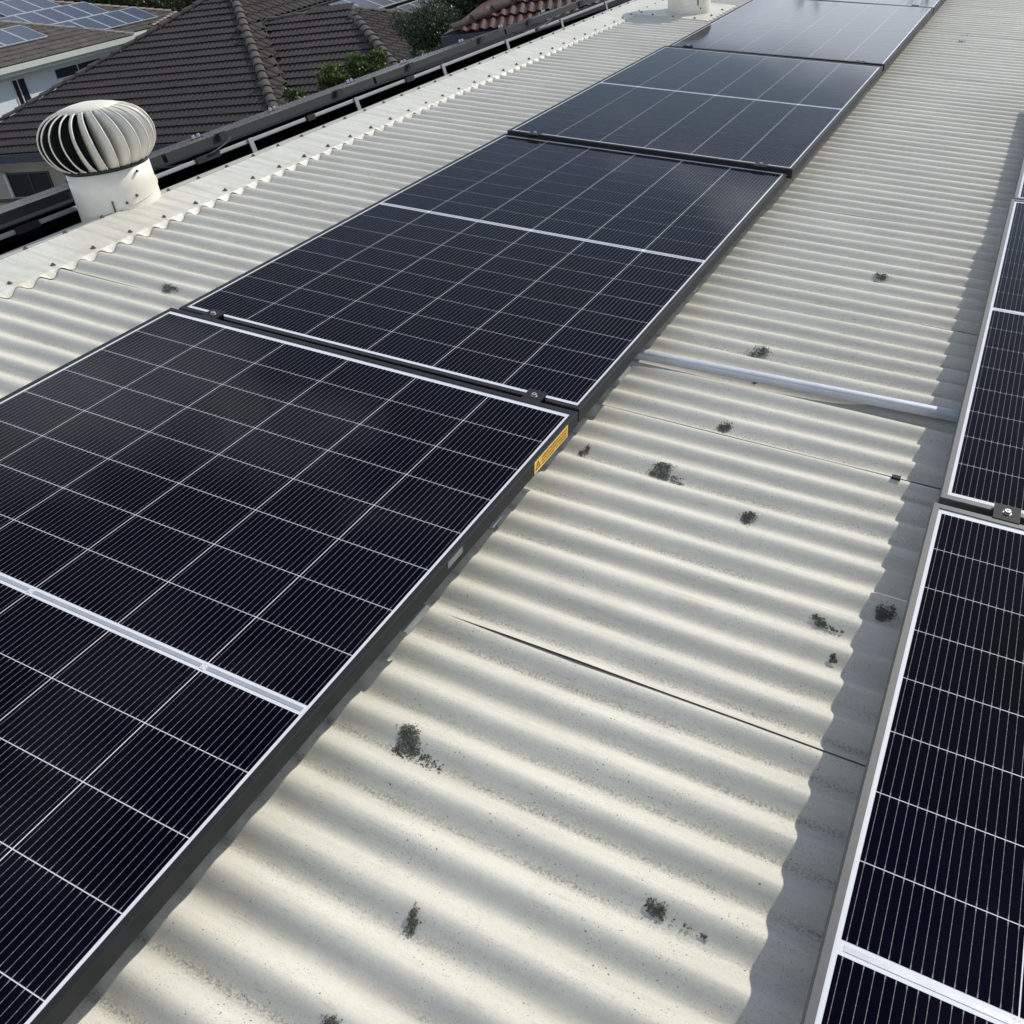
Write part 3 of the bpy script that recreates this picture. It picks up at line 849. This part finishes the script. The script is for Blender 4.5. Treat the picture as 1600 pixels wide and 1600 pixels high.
def tile_face(house, roofpart, M, poly, w, g, mt, individually=0, rolls=2, inset=0.0, amp=0.014):
    """lay tiles over a polygon (u,v) of the plane M; the nearest ones are objects, the rest one mesh"""
    base = MB(); base.poly([(p[0], p[1], -0.02) for p in poly]); 
    base.poly([(p[0], p[1], -0.10) for p in reversed(poly)])
    for i in range(len(poly)):
        a, b = poly[i], poly[(i+1) % len(poly)]
        base.quad((a[0], a[1], -0.10), (b[0], b[1], -0.10), (b[0], b[1], -0.02), (a[0], a[1], -0.02))
    bo = base.build('roof_underlay', M_dark, roofpart, M)
    us = [p[0] for p in poly]; vs = [p[1] for p in poly]
    me, tmb = tile_mesh(w, g, mt, rolls, amp)
    spots = []
    v = min(vs); r = 0
    while v < max(vs):
        u = min(us) - w
        while u < max(us)+w:
            if inside((u+w/2, v+g*0.45), poly): spots.append((u, v))
            u += w
        v += g; r += 1
    def key(q):
        P = M @ Vector((q[0]+w/2, q[1]+g/2, 0)); x, y_, z = project(P)
        vis = (-30 < x < 1630 and -30 < y_ < 1630)
        return (not vis, z)
    spots.sort(key=key)
    ind = spots[:individually]; rest = spots[individually:]
    for (u, v) in ind:
        link('roof_tile', me, roofpart, M @ T((u, v, rng.uniform(-0.002, 0.002))))
    if rest:
        mb = MB()
        for (u, v) in rest:
            n0 = len(mb.v); dz = rng.uniform(-0.002, 0.002)
            mb.v += [(a+u, b+v, c+dz) for a, b, c in tmb.v]
            mb.f += [tuple(n0+i for i in f) for f in tmb.f]; mb.mi += [0]*len(tmb.f)
        o = mb.build('roof_tiles', mt, roofpart, M); o['kind'] = 'stuff'
    return me
def ridge_caps(roofpart, a, b, mt, w=0.12, L=0.40, lift=0.03):
    """overlapping half round caps from a down to b"""
    a = Vector(a); b = Vector(b); d = (b-a); n = max(1, int(d.length/L)); d.normalize()
    x = d.cross(Vector((0, 0, 1))).normalized(); z = x.cross(d)
    mb = MB(); k_ = 8
    for (t_, rr, zz) in ((0, 0.92, 0.0), (L*1.05, 1.12, 0.018), (L*1.05, 0.90, -0.012)):
        for k in range(k_+1):
            q = math.pi*k/k_
            mb.v.append((w*rr*math.cos(q), t_, w*0.72*rr*math.sin(q)+zz-0.03))
    for r in range(2):
        for k in range(k_):
            i = r*(k_+1)+k; mb.f.append((i, i+1, i+k_+2, i+k_+1)); mb.mi.append(0)
    me = mb.mesh('ridge_cap', mt, smooth=False)
    for i in range(n):
        P = a + d*(L*i) + z*lift
        Mx = Matrix(((x.x, d.x, z.x, P.x), (x.y, d.y, z.y, P.y), (x.z, d.z, z.z, P.z), (0, 0, 0, 1)))
        link('ridge_cap', me, roofpart, Mx)
UP = Vector((0, 0, 1))
def face_dirs(az, pitch):
    e = Vector((math.sin(R_(az)), math.cos(R_(az)), 0)); n2 = Vector((-e.y, e.x, 0))
    s = n2*math.cos(R_(pitch)) + UP*math.sin(R_(pitch))
    return e, n2, s, e.cross(s).normalized()

# --- dark brown hip roofed house
M_brown = mat('dark brown concrete tile', (0.038, 0.031, 0.028), 0.75, spec=0.3, vary=0.25, vscale=1.3, objvar=0.12, bump=0.3, bscale=60)
M_browncap = mat('brown ridge cap', (0.066, 0.056, 0.048), 0.8, vary=0.3, vscale=5, objvar=0.12, bump=0.3, bscale=50)
M_beige = mat('beige render', (0.30, 0.285, 0.25), 0.9, vary=0.06, vscale=2, bump=0.1)
M_navy = mat('dark blue gutter', (0.022, 0.026, 0.050), 0.4, vary=0.15)
M_glass = mat('dark window glass', (0.012, 0.014, 0.018), 0.06, spec=0.5, vary=0.1)
M_wframe = mat('window frame', (0.55, 0.56, 0.57), 0.5, vary=0.05)
e, n2, s, n = face_dirs(79, 23)
P0 = on_level(150, 232, -3.4)
house = empty('brown_tiled_house'); tag(house, 'house with the large dark brown tiled hip roof behind the turbine ventilator', 'house')
roof = empty('roof', None, house)
def uvp(px, py): 
    d_ = on_plane(px, py, P0, n)-P0; return (d_.dot(e), d_.dot(s))
hl = (uvp(0, 190), uvp(320, 1)); ap = uvp(359, -22); hr = uvp(430, 175)
def at_v(a, b, v): tt = (v-a[1])/(b[1]-a[1]); return (a[0]+(b[0]-a[0])*tt, v)
eL = at_v(hl[0], hl[1], 0.0); eR = at_v(ap, hr, 0.0)
Mf = face_frame(P0, e, s)
tile_face(house, roof, Mf, [eL, eR, ap], 0.28, 0.345, M_brown, 200)
W3 = lambda q: Mf @ Vector((q[0], q[1], 0))
APW = W3(ap)
ridge_caps(roof, APW, W3(eL), M_browncap, 0.11)
ridge_caps(roof, APW, W3(eR), M_browncap, 0.125)
# right hand slope of the main roof
HRd = (W3(eR)-APW)
sr = HRd - n2*HRd.dot(n2); sr.normalize(); sr_up = -sr
er = n2.copy()
Mr = face_frame(APW, er, sr_up)           # u along n2 (away), v up the slope
Linv = Mr.inverted()
hipb = Linv @ W3(eR)
V1 = on_plane(411, 33, APW, er.cross(sr_up)); V2 = on_plane(450, 150, APW, er.cross(sr_up))
v1l = Linv @ V1; v2l = Linv @ V2
vend = at_v((v1l.x, v1l.y), (v2l.x, v2l.y), hipb.y)
tile_face(house, roof, Mr, [(hipb.x, hipb.y), vend, (v1l.x, v1l.y), (v1l.x+7.0, v1l.y), (v1l.x+7.0, 0.0), (0, 0)], 0.36, 0.345, M_brown, 0, rolls=1, amp=0.05)
# left hand slope, falling away out of sight, and back slope
Lb = W3(eL)
# projecting wing
A2 = on_plane(543, 5, V1, n); A2.z = V1.z + 0.04
Mw = face_frame(V1, e, s); Wi = Mw.inverted()
wa = Wi @ A2; wv2 = Wi @ V2
wvb = -(V1.z+3.4)/math.sin(R_(23))
wl_ = at_v((0, 0), (wv2.x, wv2.y), wvb)
sW = -e*math.cos(R_(23)) + UP*math.sin(R_(23)); eW = n2
Me = face_frame(A2, eW, sW); Ei = Me.inverted()
drop = (A2.z+3.4)/math.sin(R_(23)); run = (A2.z+3.4)/math.tan(R_(23))
hipf = on_plane(610, 95, A2, eW.cross(sW)); 
hf = Ei @ hipf
hfb = at_v((0, 0), (hf.x, hf.y), -drop)
HFB = Me @ Vector((hfb[0], hfb[1], 0)); hfw = Wi @ HFB
tile_face(house, roof, Mw, [wl_, (hfw.x, hfw.y), (wa.x, wa.y), (0, 0)], 0.28, 0.345, M_brown, 98)
hb = Ei @ on_plane(640, 22, A2, eW.cross(sW))
hbb = at_v((0, 0), (hb.x, hb.y), -drop)
tile_face(house, roof, Me, [hfb, (0, 0), hbb], 0.36, 0.345, M_brown, 0, rolls=1, amp=0.05)
ridge_caps(roof, A2, V1, M_browncap, 0.10)
ridge_caps(roof, A2, HFB, M_browncap, 0.135)
ridge_caps(roof, A2, Me @ Vector((hbb[0], hbb[1], 0)), M_browncap, 0.10)
# fascia, walls, window
def wall_between(name, A, B, z0, z1, thick, mt, parent, off=0.0):
    A = Vector(A); B = Vector(B); d_ = (B-A); d_.z = 0; L = d_.length; d_.normalize(); nn_ = Vector((-d_.y, d_.x, 0))
    mb = MB(); Mx = Matrix(((d_.x, nn_.x, 0, A.x), (d_.y, nn_.y, 0, A.y), (0, 0, 1, 0), (0, 0, 0, 1)))
    mb.box(0, L, off, off+thick, z0, z1, 0, Mx)
    return mb.build(name, mt, parent), Mx, L
ELw, ERw = W3(eL), W3(eR)
wall_between('gutter', ELw, ERw, -3.62, -3.40, 0.12, M_navy, house, -0.10)
wall_between('soffit', ELw, ERw, -3.66, -3.62, 0.60, M_beige, house, -0.02)
wo_, Wm, WL = wall_between('wall', ELw + e*0.5, ERw - e*0.4, GZ, -3.64, 0.25, M_beige, house, 0.55)
wall_between('wall', V1 - n2*0 + e*0.4 - n2*3.6, HFB - e*0.5, GZ, -3.64, 0.25, M_beige, house, 0.5)
nw_ = -n2
wp = P0 + n2*0.55
def on_wall(px, py): return on_plane(px, py, wp, n2)
def opening(parent, Mx, x0, x1, z0, z1, yfront, frame_w=0.05, mull=(), glassname='pane', fm=None):
    fm = fm or M_wframe
    fr = MB()
    fr.box(x0, x1, yfront-0.03, yfront, z1-frame_w, z1, 0, Mx); fr.box(x0, x1, yfront-0.03, yfront, z0, z0+frame_w, 0, Mx)
    fr.box(x0, x0+frame_w, yfront-0.03, yfront, z0+frame_w, z1-frame_w, 0, Mx); fr.box(x1-frame_w, x1, yfront-0.03, yfront, z0+frame_w, z1-frame_w, 0, Mx)
    for mxx in mull: fr.box(mxx-frame_w/2, mxx+frame_w/2, yfront-0.032, yfront-0.002, z0+frame_w, z1-frame_w, 0, Mx)
    f = fr.build('window', fm, parent)
    gl_ = MB(); gl_.box(x0+frame_w, x1-frame_w, yfront-0.012, yfront-0.006, z0+frame_w, z1-frame_w, 0, Mx); gl_.build(glassname, M_glass, f)
    return f
M_railc_ = mat('dark window frame', (0.02, 0.022, 0.026), 0.5, vary=0.1)
Wmi = Wm.inverted()
ql = Wmi @ on_wall(5, 268); qr = Wmi @ on_wall(50, 262)
opening(house, Wm, ql.x, qr.x+0.5, GZ+0.1, ql.z-0.05, 0.545, 0.04, (ql.x+(qr.x+0.5-ql.x)*0.55,), fm=M_railc_)
dp = MB(); q_ = Wmi @ on_wall(100, 262)
dp.tube([Wm @ Vector((q_.x, 0.50, GZ)), Wm @ Vector((q_.x, 0.50, -3.9)), Wm @ Vector((q_.x-0.1, 0.1, -3.62))], 0.045, 8)
dp.build('downpipe', M_beige, house)
dp = MB(); q_ = Wmi @ on_wall(2, 255)
dp.tube([Wm @ Vector((q_.x, 0.50, GZ)), Wm @ Vector((q_.x, 0.50, -4.0)), Wm @ Vector((q_.x+0.1, 0.0, -3.62))], 0.05, 8)
dp.build('downpipe', M_wframe, house)

# --- red tiled house to the right
M_red = mat('red brown concrete tile', (0.070, 0.031, 0.026), 0.7, spec=0.35, vary=0.28, vscale=2.2, objvar=0.15, bump=0.3, bscale=50)
M_redcap = mat('red ridge cap', (0.055, 0.034, 0.028), 0.8, vary=0.3, vscale=6, bump=0.3, bscale=50)
e, n2, s, n = face_dirs(72, 23)
P0r = on_level(722, 52, -1.05)
rh = empty('red_tiled_house'); tag(rh, 'house with the red brown tiled roof corner showing at the top centre', 'house')
roof = empty('roof', None, rh)
Mf = face_frame(P0r, e, s)
def uvr(px, py):
    d_ = on_plane(px, py, P0r, n)-P0r; return (d_.dot(e), d_.dot(s))
a_ = uvr(707.5, 48); b_ = uvr(809, 1)
a0 = at_v(a_, b_, 0.0); b1 = at_v(a_, b_, 3.0)
tile_face(rh, roof, Mf, [a0, (a0[0]+9, 0), (a0[0]+9, 3.0), b1], 0.312, 0.345, M_red, 110, amp=0.03)
ridge_caps(roof, Mf @ Vector((b1[0], b1[1], 0)), Mf @ Vector((a0[0], a0[1], 0)), M_redcap, 0.11)
eA = Mf @ Vector((a0[0], 0, 0)); eB = Mf @ Vector((a0[0]+9, 0, 0))
# hidden left slope of the same roof so it has a body
mbk = MB(); mbk.poly([eA, Mf @ Vector((b1[0], b1[1], -0.05)), eA + n2*6 + UP*0.0 + (-e)*0.3])
mbk.build('roof_slope', M_red, roof)
wall_between('gutter', eA, eB, -1.28, -1.06, 0.12, M_navy, rh, -0.11)
wall_between('wall', eA+e*0.5, eB, GZ, -1.28, 0.25, M_beige, rh, 0.5)

# --- white house with grey tiles and solar panels at the upper left
M_grey = mat('weathered grey tile', (0.155, 0.135, 0.112), 0.9, vary=0.4, vscale=2.5, objvar=0.1, bump=0.3, bscale=20)
M_greycap = mat('pale ridge cap', (0.25, 0.215, 0.19), 0.9, vary=0.3, vscale=3, bump=0.3)
M_white = mat('white render', (0.62, 0.66, 0.70), 0.9, vary=0.04, vscale=1)
M_fascia = mat('pale green grey gutter', (0.50, 0.53, 0.49), 0.5, vary=0.05)
M_pvblue = mat('blue panel glass', (0.028, 0.036, 0.066), 0.25, spec=0.4, vary=0.08, vscale=3)
M_pvframe = mat('silver panel frame', (0.45, 0.48, 0.52), 0.4, metal=0.3, vary=0.05)
ZE = -2.35
A_ = on_level(0, 107, ZE); B_ = on_level(200, 57, ZE)
e = (B_-A_).normalized(); n2 = Vector((-e.y, e.x, 0)); s = n2*math.cos(R_(22)) + UP*math.sin(R_(22)); n = e.cross(s).normalized()
wh_ = empty('white_house'); tag(wh_, 'white rendered house with grey tiled roof and blue panels at the upper left', 'house')
roof = empty('roof', None, wh_)
Mf = face_frame(A_, e, s)
def uvw(px, py, P):
    d_ = on_plane(px, py, P, n)-P; return (d_.dot(e), d_.dot(s))
polyF = [uvw(215, 56, A_), uvw(130, 46, A_), uvw(0, 35, A_), uvw(-60, 29, A_)]
c0_ = polyF[0]; polyF = [(-9, 0), (c0_[0], 0)] + polyF[1:]
polyF.append((-9, polyF[-1][1]))
tile_face(wh_, roof, Mf, polyF, 0.30, 0.34, M_grey, 0, amp=0.03)
pts = [Mf @ Vector((p[0], p[1], 0)) for p in polyF[1:5]]
for i in range(3): ridge_caps(roof, pts[i+1], pts[i], M_greycap, 0.11)
PG = A_ - UP*0.45
Mg = face_frame(PG, e, s)
polyG = [uvw(-60, 55, PG), uvw(190, 55, PG), uvw(235, 42, PG), uvw(275, 19, PG), uvw(70, 3, PG), uvw(-60, -14, PG)]
tile_face(wh_, roof, Mg, polyG, 0.30, 0.34, M_grey, 0, amp=0.03)
gp = [Mg @ Vector((p[0], p[1], 0)) for p in polyG]
ridge_caps(roof, gp[4], gp[3], M_greycap, 0.11); ridge_caps(roof, gp[5], gp[4], M_greycap, 0.11)
ridge_caps(roof, gp[3], gp[2], M_greycap, 0.09)
wall_between('gutter', A_-e*9, Mf @ Vector((c0_[0]+0.2, 0, 0)), ZE-0.20, ZE-0.01, 0.16, M_fascia, wh_, -0.13)
wall_between('fascia', A_-e*9, Mf @ Vector((c0_[0]+0.2, 0, 0)), ZE-0.36, ZE-0.20, 0.10, M_fascia, wh_, 0.02)
wall_between('gutter', gp[1]-e*0.5, gp[2]+e*1.5, gp[1].z-0.22, gp[1].z-0.02, 0.16, M_fascia, wh_, -0.13)
ww_, Wm, WL = wall_between('wall', A_-e*9, Mf @ Vector((c0_[0]+4, 0, 0)), GZ, ZE-0.30, 0.3, M_white, wh_, 0.60)
wallp = A_ + n2*0.60; Wmi = Wm.inverted()
def ow(px, py): return Wmi @ on_plane(px, py, wallp, n2)
a1, a2, a3 = ow(15, 125), ow(37, 120), ow(32, 165)
opening(wh_, Wm, a1.x, a2.x, a3.z-0.2, a1.z, 0.597, 0.05, (a1.x+(a2.x-a1.x)*0.42,))
a1, a2, a3 = ow(82, 108), ow(150, 90), ow(88, 126)
opening(wh_, Wm, a1.x, a2.x+0.6, a3.z, a1.z, 0.597, 0.05, (ow(119, 100).x,))
# the panels on that house
G_W = 'blue solar panels on the white house'
def house_panel(Mx, u0, u1, v0, v1, label, group, nm='solar_panel', gm=None, lift=0.10):
    t = empty(nm, Mx @ T(((u0+u1)/2, (v0+v1)/2, lift))); tag(t, label, 'solar panel', group)
    a, b = (u1-u0)/2-0.012, (v1-v0)/2-0.012
    fr = MB(); w_ = 0.035
    fr.box(-a, a, -b, -b+w_, -0.04, 0); fr.box(-a, a, b-w_, b, -0.04, 0)
    fr.box(-a, -a+w_, -b+w_, b-w_, -0.04, 0); fr.box(a-w_, a, -b+w_, b-w_, -0.04, 0)
    fr.build('frame', M_pvframe, t)
    gg = MB(); gg.box(-a+w_, a-w_, -b+w_, b-w_, -0.03, -0.004); gg.build('glass', gm or M_pvblue, t)
    return t
sc_ = (A_-CAM).length/36.5
# u/v of the row corners
r_ab = [uvw(x, y, PG) for x, y in ((21, 27), (50, 22), (79, 16), (107, 11), (132, 6))]
vA = uvw(130, 6, PG)[1]; vB = uvw(200, 16, PG)[1]; vC = uvw(200, 41, PG)[1]; vT = uvw(66, 0, PG)[1]+0.15
uR1 = uvw(132, 6, PG)[0]; uR2 = uvw(211, 15, PG)[0]; uR0 = uvw(66, 0, PG)[0]
pwid = (uR1 - uvw(50, 22, PG)[0])/3*0.995
def rowp(uright, count, vb, vt, rowname):
    names = ['right end', 'second from the right end', 'third from the right end', 'fourth from the right end', 'fifth from the right end', 'sixth from the right end', 'seventh from the right end']
    for i in range(count):
        house_panel(Mg, uright-pwid*(i+1), uright-pwid*i, vb, vt, 'blue solar panel on the white house, %s row, %s' % (rowname, names[i]), G_W)
rowp(uR2, 5, vC, vB, 'lowest'); rowp(uR1+pwid*0.0, 5, vB, vA, 'middle'); rowp(uR0, 3, vA, vA+(vA-vB), 'top')
f1, f2 = uvw(76, 60.5, A_), uvw(32.5, 42.6, A_)
wf = f1[0]-uvw(45, 68, A_)[0]
for i in range(3):
    house_panel(Mf, f1[0]-wf*(i+1), f1[0]-wf*i, f1[1], f2[1], 'blue solar panel low on the front of the white house, %s' % ('right one', 'middle one', 'left one')[i], G_W)

# --- house with a large grey panel field behind the brown roof
bh = empty('distant_house'); tag(bh, 'distant low roof covered with grey solar panels behind the brown ridge', 'house')
PH = CAM + cam_ray(600, 10)*44.0
az_ = math.degrees(math.atan2(e.x, e.y))
Mh = face_frame(PH, e, s)
def uvh(px, py):
    d_ = on_plane(px, py, PH, n)-PH; return (d_.dot(e), d_.dot(s))
rb = MB(); uL_ = uvh(486, 4)[0]; rb.box(uL_, 14, -5, 8, -0.3, -0.1)
rb.build('roof', mat('dark far roof', (0.06, 0.055, 0.055), 0.8, vary=0.3, vscale=2), bh, Mh)
wall_between('wall', Mh @ Vector((uL_+1, -4, 0)), Mh @ Vector((11, -4, 0)), GZ, (Mh @ Vector((0, -4.6, 0))).z-0.1, 0.3, M_white, bh, 0.4)
M_pvgrey = mat('grey panel glass', (0.09, 0.095, 0.105), 0.3, spec=0.5, vary=0.1, vscale=2)
G_H = 'grey solar panels on the distant low roof'
bL = uvh(608, 12); bR = uvh(660, 0)
vbot = bL[1]; 
u_a = uvh(513, 10)[0]
names = ['first', 'second', 'third', 'fourth', 'fifth', 'sixth', 'seventh', 'eighth']
pw_ = (uvh(592, 9)[0]-uvh(545, 5)[0])/1.0
pw_ = max(0.9, min(1.3, pw_))
for i in range(8):
    house_panel(Mh, u_a+pw_*i, u_a+pw_*(i+1), vbot, vbot+1.75, 'grey panel in the upper row of the distant roof, %s from the left' % names[i], G_H, 'solar_panel', M_pvgrey)
tR = uvh(650, 7)
for i in range(6):
    u0_ = uvh(622, 16)[0]
    house_panel(Mh, u0_+pw_*i, u0_+pw_*(i+1), vbot-0.25-1.75, vbot-0.25, 'grey panel in the lower row of the distant roof, %s from the left' % names[i], G_H, 'solar_panel', M_pvgrey)

# --- paling fence in front of the brown house
fn = empty('paling_fence'); tag(fn, 'weathered pinkish paling fence with a dark top rail at the left edge', 'fence')
zt = -3.72
F0 = on_level(-30, 313, zt); F1 = on_level(75, 306, zt)
fd = (F1-F0).normalized(); fd.z = 0; F0 = F0 - fd*1.0
nrm = Vector((-fd.y, fd.x, 0))
Mx = Matrix(((fd.x, nrm.x, 0, F0.x), (fd.y, nrm.y, 0, F0.y), (0, 0, 1, 0), (0, 0, 0, 1)))
M_pal = mat('weathered timber paling', (0.30, 0.215, 0.165), 0.9, vary=0.25, vscale=6, objvar=0.22)
M_railc = mat('dark fence rail', (0.03, 0.03, 0.035), 0.6, vary=0.2)
pal = MB(); pal.box(0.008, 0.142, 0, 0.02, GZ, zt-0.08); pm = pal.mesh('paling', M_pal)
for i in range(40): link('paling', pm, fn, Mx @ T((i*0.15, (i % 2)*0.012, rng.uniform(-0.02, 0.0))))
rl = MB(); rl.box(-0.1, 6.1, -0.03, 0.06, zt-0.08, zt, 0, Mx); rl.build('top_rail', M_railc, fn)

# ------------------------------------------------------------------ trees
def leaf_mat(name, c1, c2):
    m = bpy.data.materials.new(name); m.use_nodes = True
    nt = m.node_tree; b = nt.nodes['Principled BSDF']; b.inputs['Roughness'].default_value = 0.45
    b.inputs['Specular IOR Level'].default_value = 0.45
    tc = nt.nodes.new('ShaderNodeNewGeometry')
    mixn = nt.nodes.new('ShaderNodeMix'); mixn.data_type = 'RGBA'
    mixn.inputs['A'].default_value = (*c1, 1); mixn.inputs['B'].default_value = (*c2, 1)
    nt.links.new(tc.outputs['Random Per Island'], mixn.inputs['Factor'])
    nt.links.new(mixn.outputs['Result'], b.inputs['Base Color'])
    tr = nt.nodes.new('ShaderNodeBsdfTranslucent'); nt.links.new(mixn.outputs['Result'], tr.inputs['Color'])
    ms = nt.nodes.new('ShaderNodeMixShader'); ms.inputs[0].default_value = 0.25
    nt.links.new(b.outputs[0], ms.inputs[1]); nt.links.new(tr.outputs[0], ms.inputs[2])
    nt.links.new(ms.outputs[0], nt.nodes['Material Output'].inputs['Surface'])
    return m
M_leaf1 = leaf_mat('dark green leaf', (0.016, 0.030, 0.014), (0.055, 0.080, 0.032))
M_leaf2 = leaf_mat('mid green leaf', (0.030, 0.055, 0.012), (0.11, 0.15, 0.038))
M_leaf3 = leaf_mat('olive leaf', (0.035, 0.048, 0.018), (0.10, 0.115, 0.05))
M_bark = mat('bark', (0.14, 0.12, 0.10), 0.9, vary=0.3, vscale=8, bump=0.4, bscale=20)
def tree(base, height, crown, n_leaf, leaf, lm, label, group, name='leafy_tree', clumps=26, cat='tree', trunk_r=0.12):
    """crown: (cx,cy,cz offset of centre above base, rx, ry, rz)"""
    r = np.random.RandomState(int(abs(base[0]*31+base[1]*17)) % 9999)
    t = empty(name, T(base)); tag(t, label, cat, group)
    cx, cy, cz_, rx, ry, rz = crown
    cc = []
    while len(cc) < clumps:
        p = r.uniform(-1, 1, 3)
        if 0.25 < np.linalg.norm(p) < 0.95: cc.append(p)
    cc = np.array(cc)
    tb = MB()
    top = Vector((cx*0.7, cy*0.7, cz_))
    tb.tube([(0, 0, 0), (cx*0.15, cy*0.1, cz_*0.4), (cx*0.4, cy*0.4, cz_*0.75), tuple(top)], [trunk_r, trunk_r*0.8, trunk_r*0.6, trunk_r*0.3], 8)
    for k in range(0, clumps, 2):
        q = Vector((cx+cc[k][0]*rx*0.9, cy+cc[k][1]*ry*0.9, cz_+cc[k][2]*rz*0.9))
        st = Vector((cx*0.3, cy*0.3, cz_*0.62)).lerp(top, r.rand())
        md = st.lerp(q, 0.5) + Vector((0, 0, 0.08*rz))
        tb.tube([st, md, q], [trunk_r*0.32, trunk_r*0.2, trunk_r*0.06], 5, cap=False)
    tb.build('trunk', M_bark, t)
    idx = r.randint(0, clumps, n_leaf)
    cr_ = r.uniform(0.22, 0.42, clumps)
    d = r.randn(n_leaf, 3); d /= np.linalg.norm(d, axis=1)[:, None]
    rad = r.rand(n_leaf)**0.45
    P = cc[idx]*0.8 + d*(rad*cr_[idx])[:, None]
    P = P*np.array([rx, ry, rz]) + np.array([cx, cy, cz_])
    ax = r.randn(n_leaf, 3); ax /= np.linalg.norm(ax, axis=1)[:, None]
    nr_ = r.randn(n_leaf, 3) + np.array([0, 0, 0.8]); bx = np.cross(nr_, ax); bx /= np.linalg.norm(bx, axis=1)[:, None]
    L = leaf*r.uniform(0.6, 1.3, n_leaf)[:, None]; Wd = L*0.42
    V = np.stack([P-ax*L*0.5, P+bx*Wd*0.5, P+ax*L*0.5, P-bx*Wd*0.5], 1).reshape(-1, 3)
    me = bpy.data.meshes.new('crown')
    me.vertices.add(len(V)); me.vertices.foreach_set('co', V.ravel())
    me.loops.add(n_leaf*4); me.loops.foreach_set('vertex_index', np.arange(n_leaf*4))
    me.polygons.add(n_leaf); me.polygons.foreach_set('loop_start', np.arange(n_leaf)*4); me.polygons.foreach_set('loop_total', np.full(n_leaf, 4))
    me.materials.append(lm); me.update(calc_edges=True); me.validate()
    link('crown', me, t)
    return t
def tree_at(px, py, dist, w, h, n_leaf, leaf, lm, label, group=None, name='leafy_tree', clumps=26, d=None):
    """crown centred on the sight line px,py at the given distance; w,h crown size in metres"""
    P = CAM + cam_ray(px, py)*dist
    base = Vector((P.x, P.y, GZ))
    return tree(base, 0, (0, 0, P.z-GZ, w/2, (d or w)/2, h/2), n_leaf, leaf, lm, label, group, name, clumps)
G_T = 'trees between the houses'
tree_at(672, 60, 21.5, 1.75, 1.9, 26000, 0.055, M_leaf1, 'round dark green tree between the brown wing and the red roof', G_T, clumps=34)
tree_at(752, 0, 23.0, 2.1, 2.0, 16000, 0.11, M_leaf1, 'darker large-leaved tree rising behind the corner of the red roof', G_T, clumps=24)
tree_at(690, 115, 18.5, 1.6, 1.1, 9000, 0.05, M_leaf1, 'low dark foliage under the round tree, behind the far panels', G_T, clumps=22)
tree_at(578, 112, 13.5, 0.75, 0.62, 5200, 0.06, M_leaf2, 'green shrub top in front of the hip of the brown wing', G_T, 'shrub', 16)
tree_at(528, 124, 13.3, 0.62, 0.42, 3200, 0.06, M_leaf2, 'bushy shrub top left of the brown wing hip', G_T, 'shrub', 14)
tree_at(462, 152, 12.5, 0.42, 0.26, 1300, 0.065, M_leaf2, 'small yellow green shrub top at the foot of the brown valley', G_T, 'shrub', 9)
tree_at(635, 120, 16.0, 0.8, 0.5, 3000, 0.05, M_leaf1, 'thin dark shrub between the shrubs and the round tree', G_T, 'shrub', 14)
G_B = 'trees on the skyline behind the white house'
lab_b = ['bushy olive tree behind the ridge of the white house, left', 'bushy olive tree behind the ridge of the white house, middle', 'bushy olive tree beside the brown roof peak', 'tall pale tree left on the skyline', 'tall dark tree on the skyline right of the peak', 'far olive tree above the distant panels, left', 'far olive tree above the distant panels, right']
for i, (px, py, dd, w, h) in enumerate(((110, -12, 62, 7, 6), (190, -4, 60, 6.5, 5.5), (270, -6, 58, 7, 6), (20, -25, 66, 8, 6), (400, -35, 64, 9, 6), (540, -40, 70, 9, 6), (660, -45, 72, 9, 7))):
    tree_at(px, py, dd, w, h, 9000, 0.26, M_leaf3, lab_b[i], G_B, clumps=30)

# belt of tall trees across the street ahead, whose dark crowns the farthest panels mirror
G_S = 'tall trees along the street ahead'
for i in range(9):
    az_ = R_(-30 + i*6.5); dd = 58 + (i % 3)*3
    P = CAM + Vector((math.sin(az_)*dd, math.cos(az_)*dd, 0)); hh = (7.6, 8.4, 7.2, 8.2, 7.8, 8.6, 7.4, 8.0, 7.0)[i]
    tree(Vector((P.x, P.y, GZ)), 0, (0, 0, 7.6, 4.6, 4.0, hh+0.6), 5000, 0.5, M_leaf3, 'tall tree of the street belt, %s from the left' % ['first', 'second', 'third', 'fourth', 'fifth', 'sixth', 'seventh', 'eighth', 'ninth'][i], G_S, clumps=34, trunk_r=0.3)
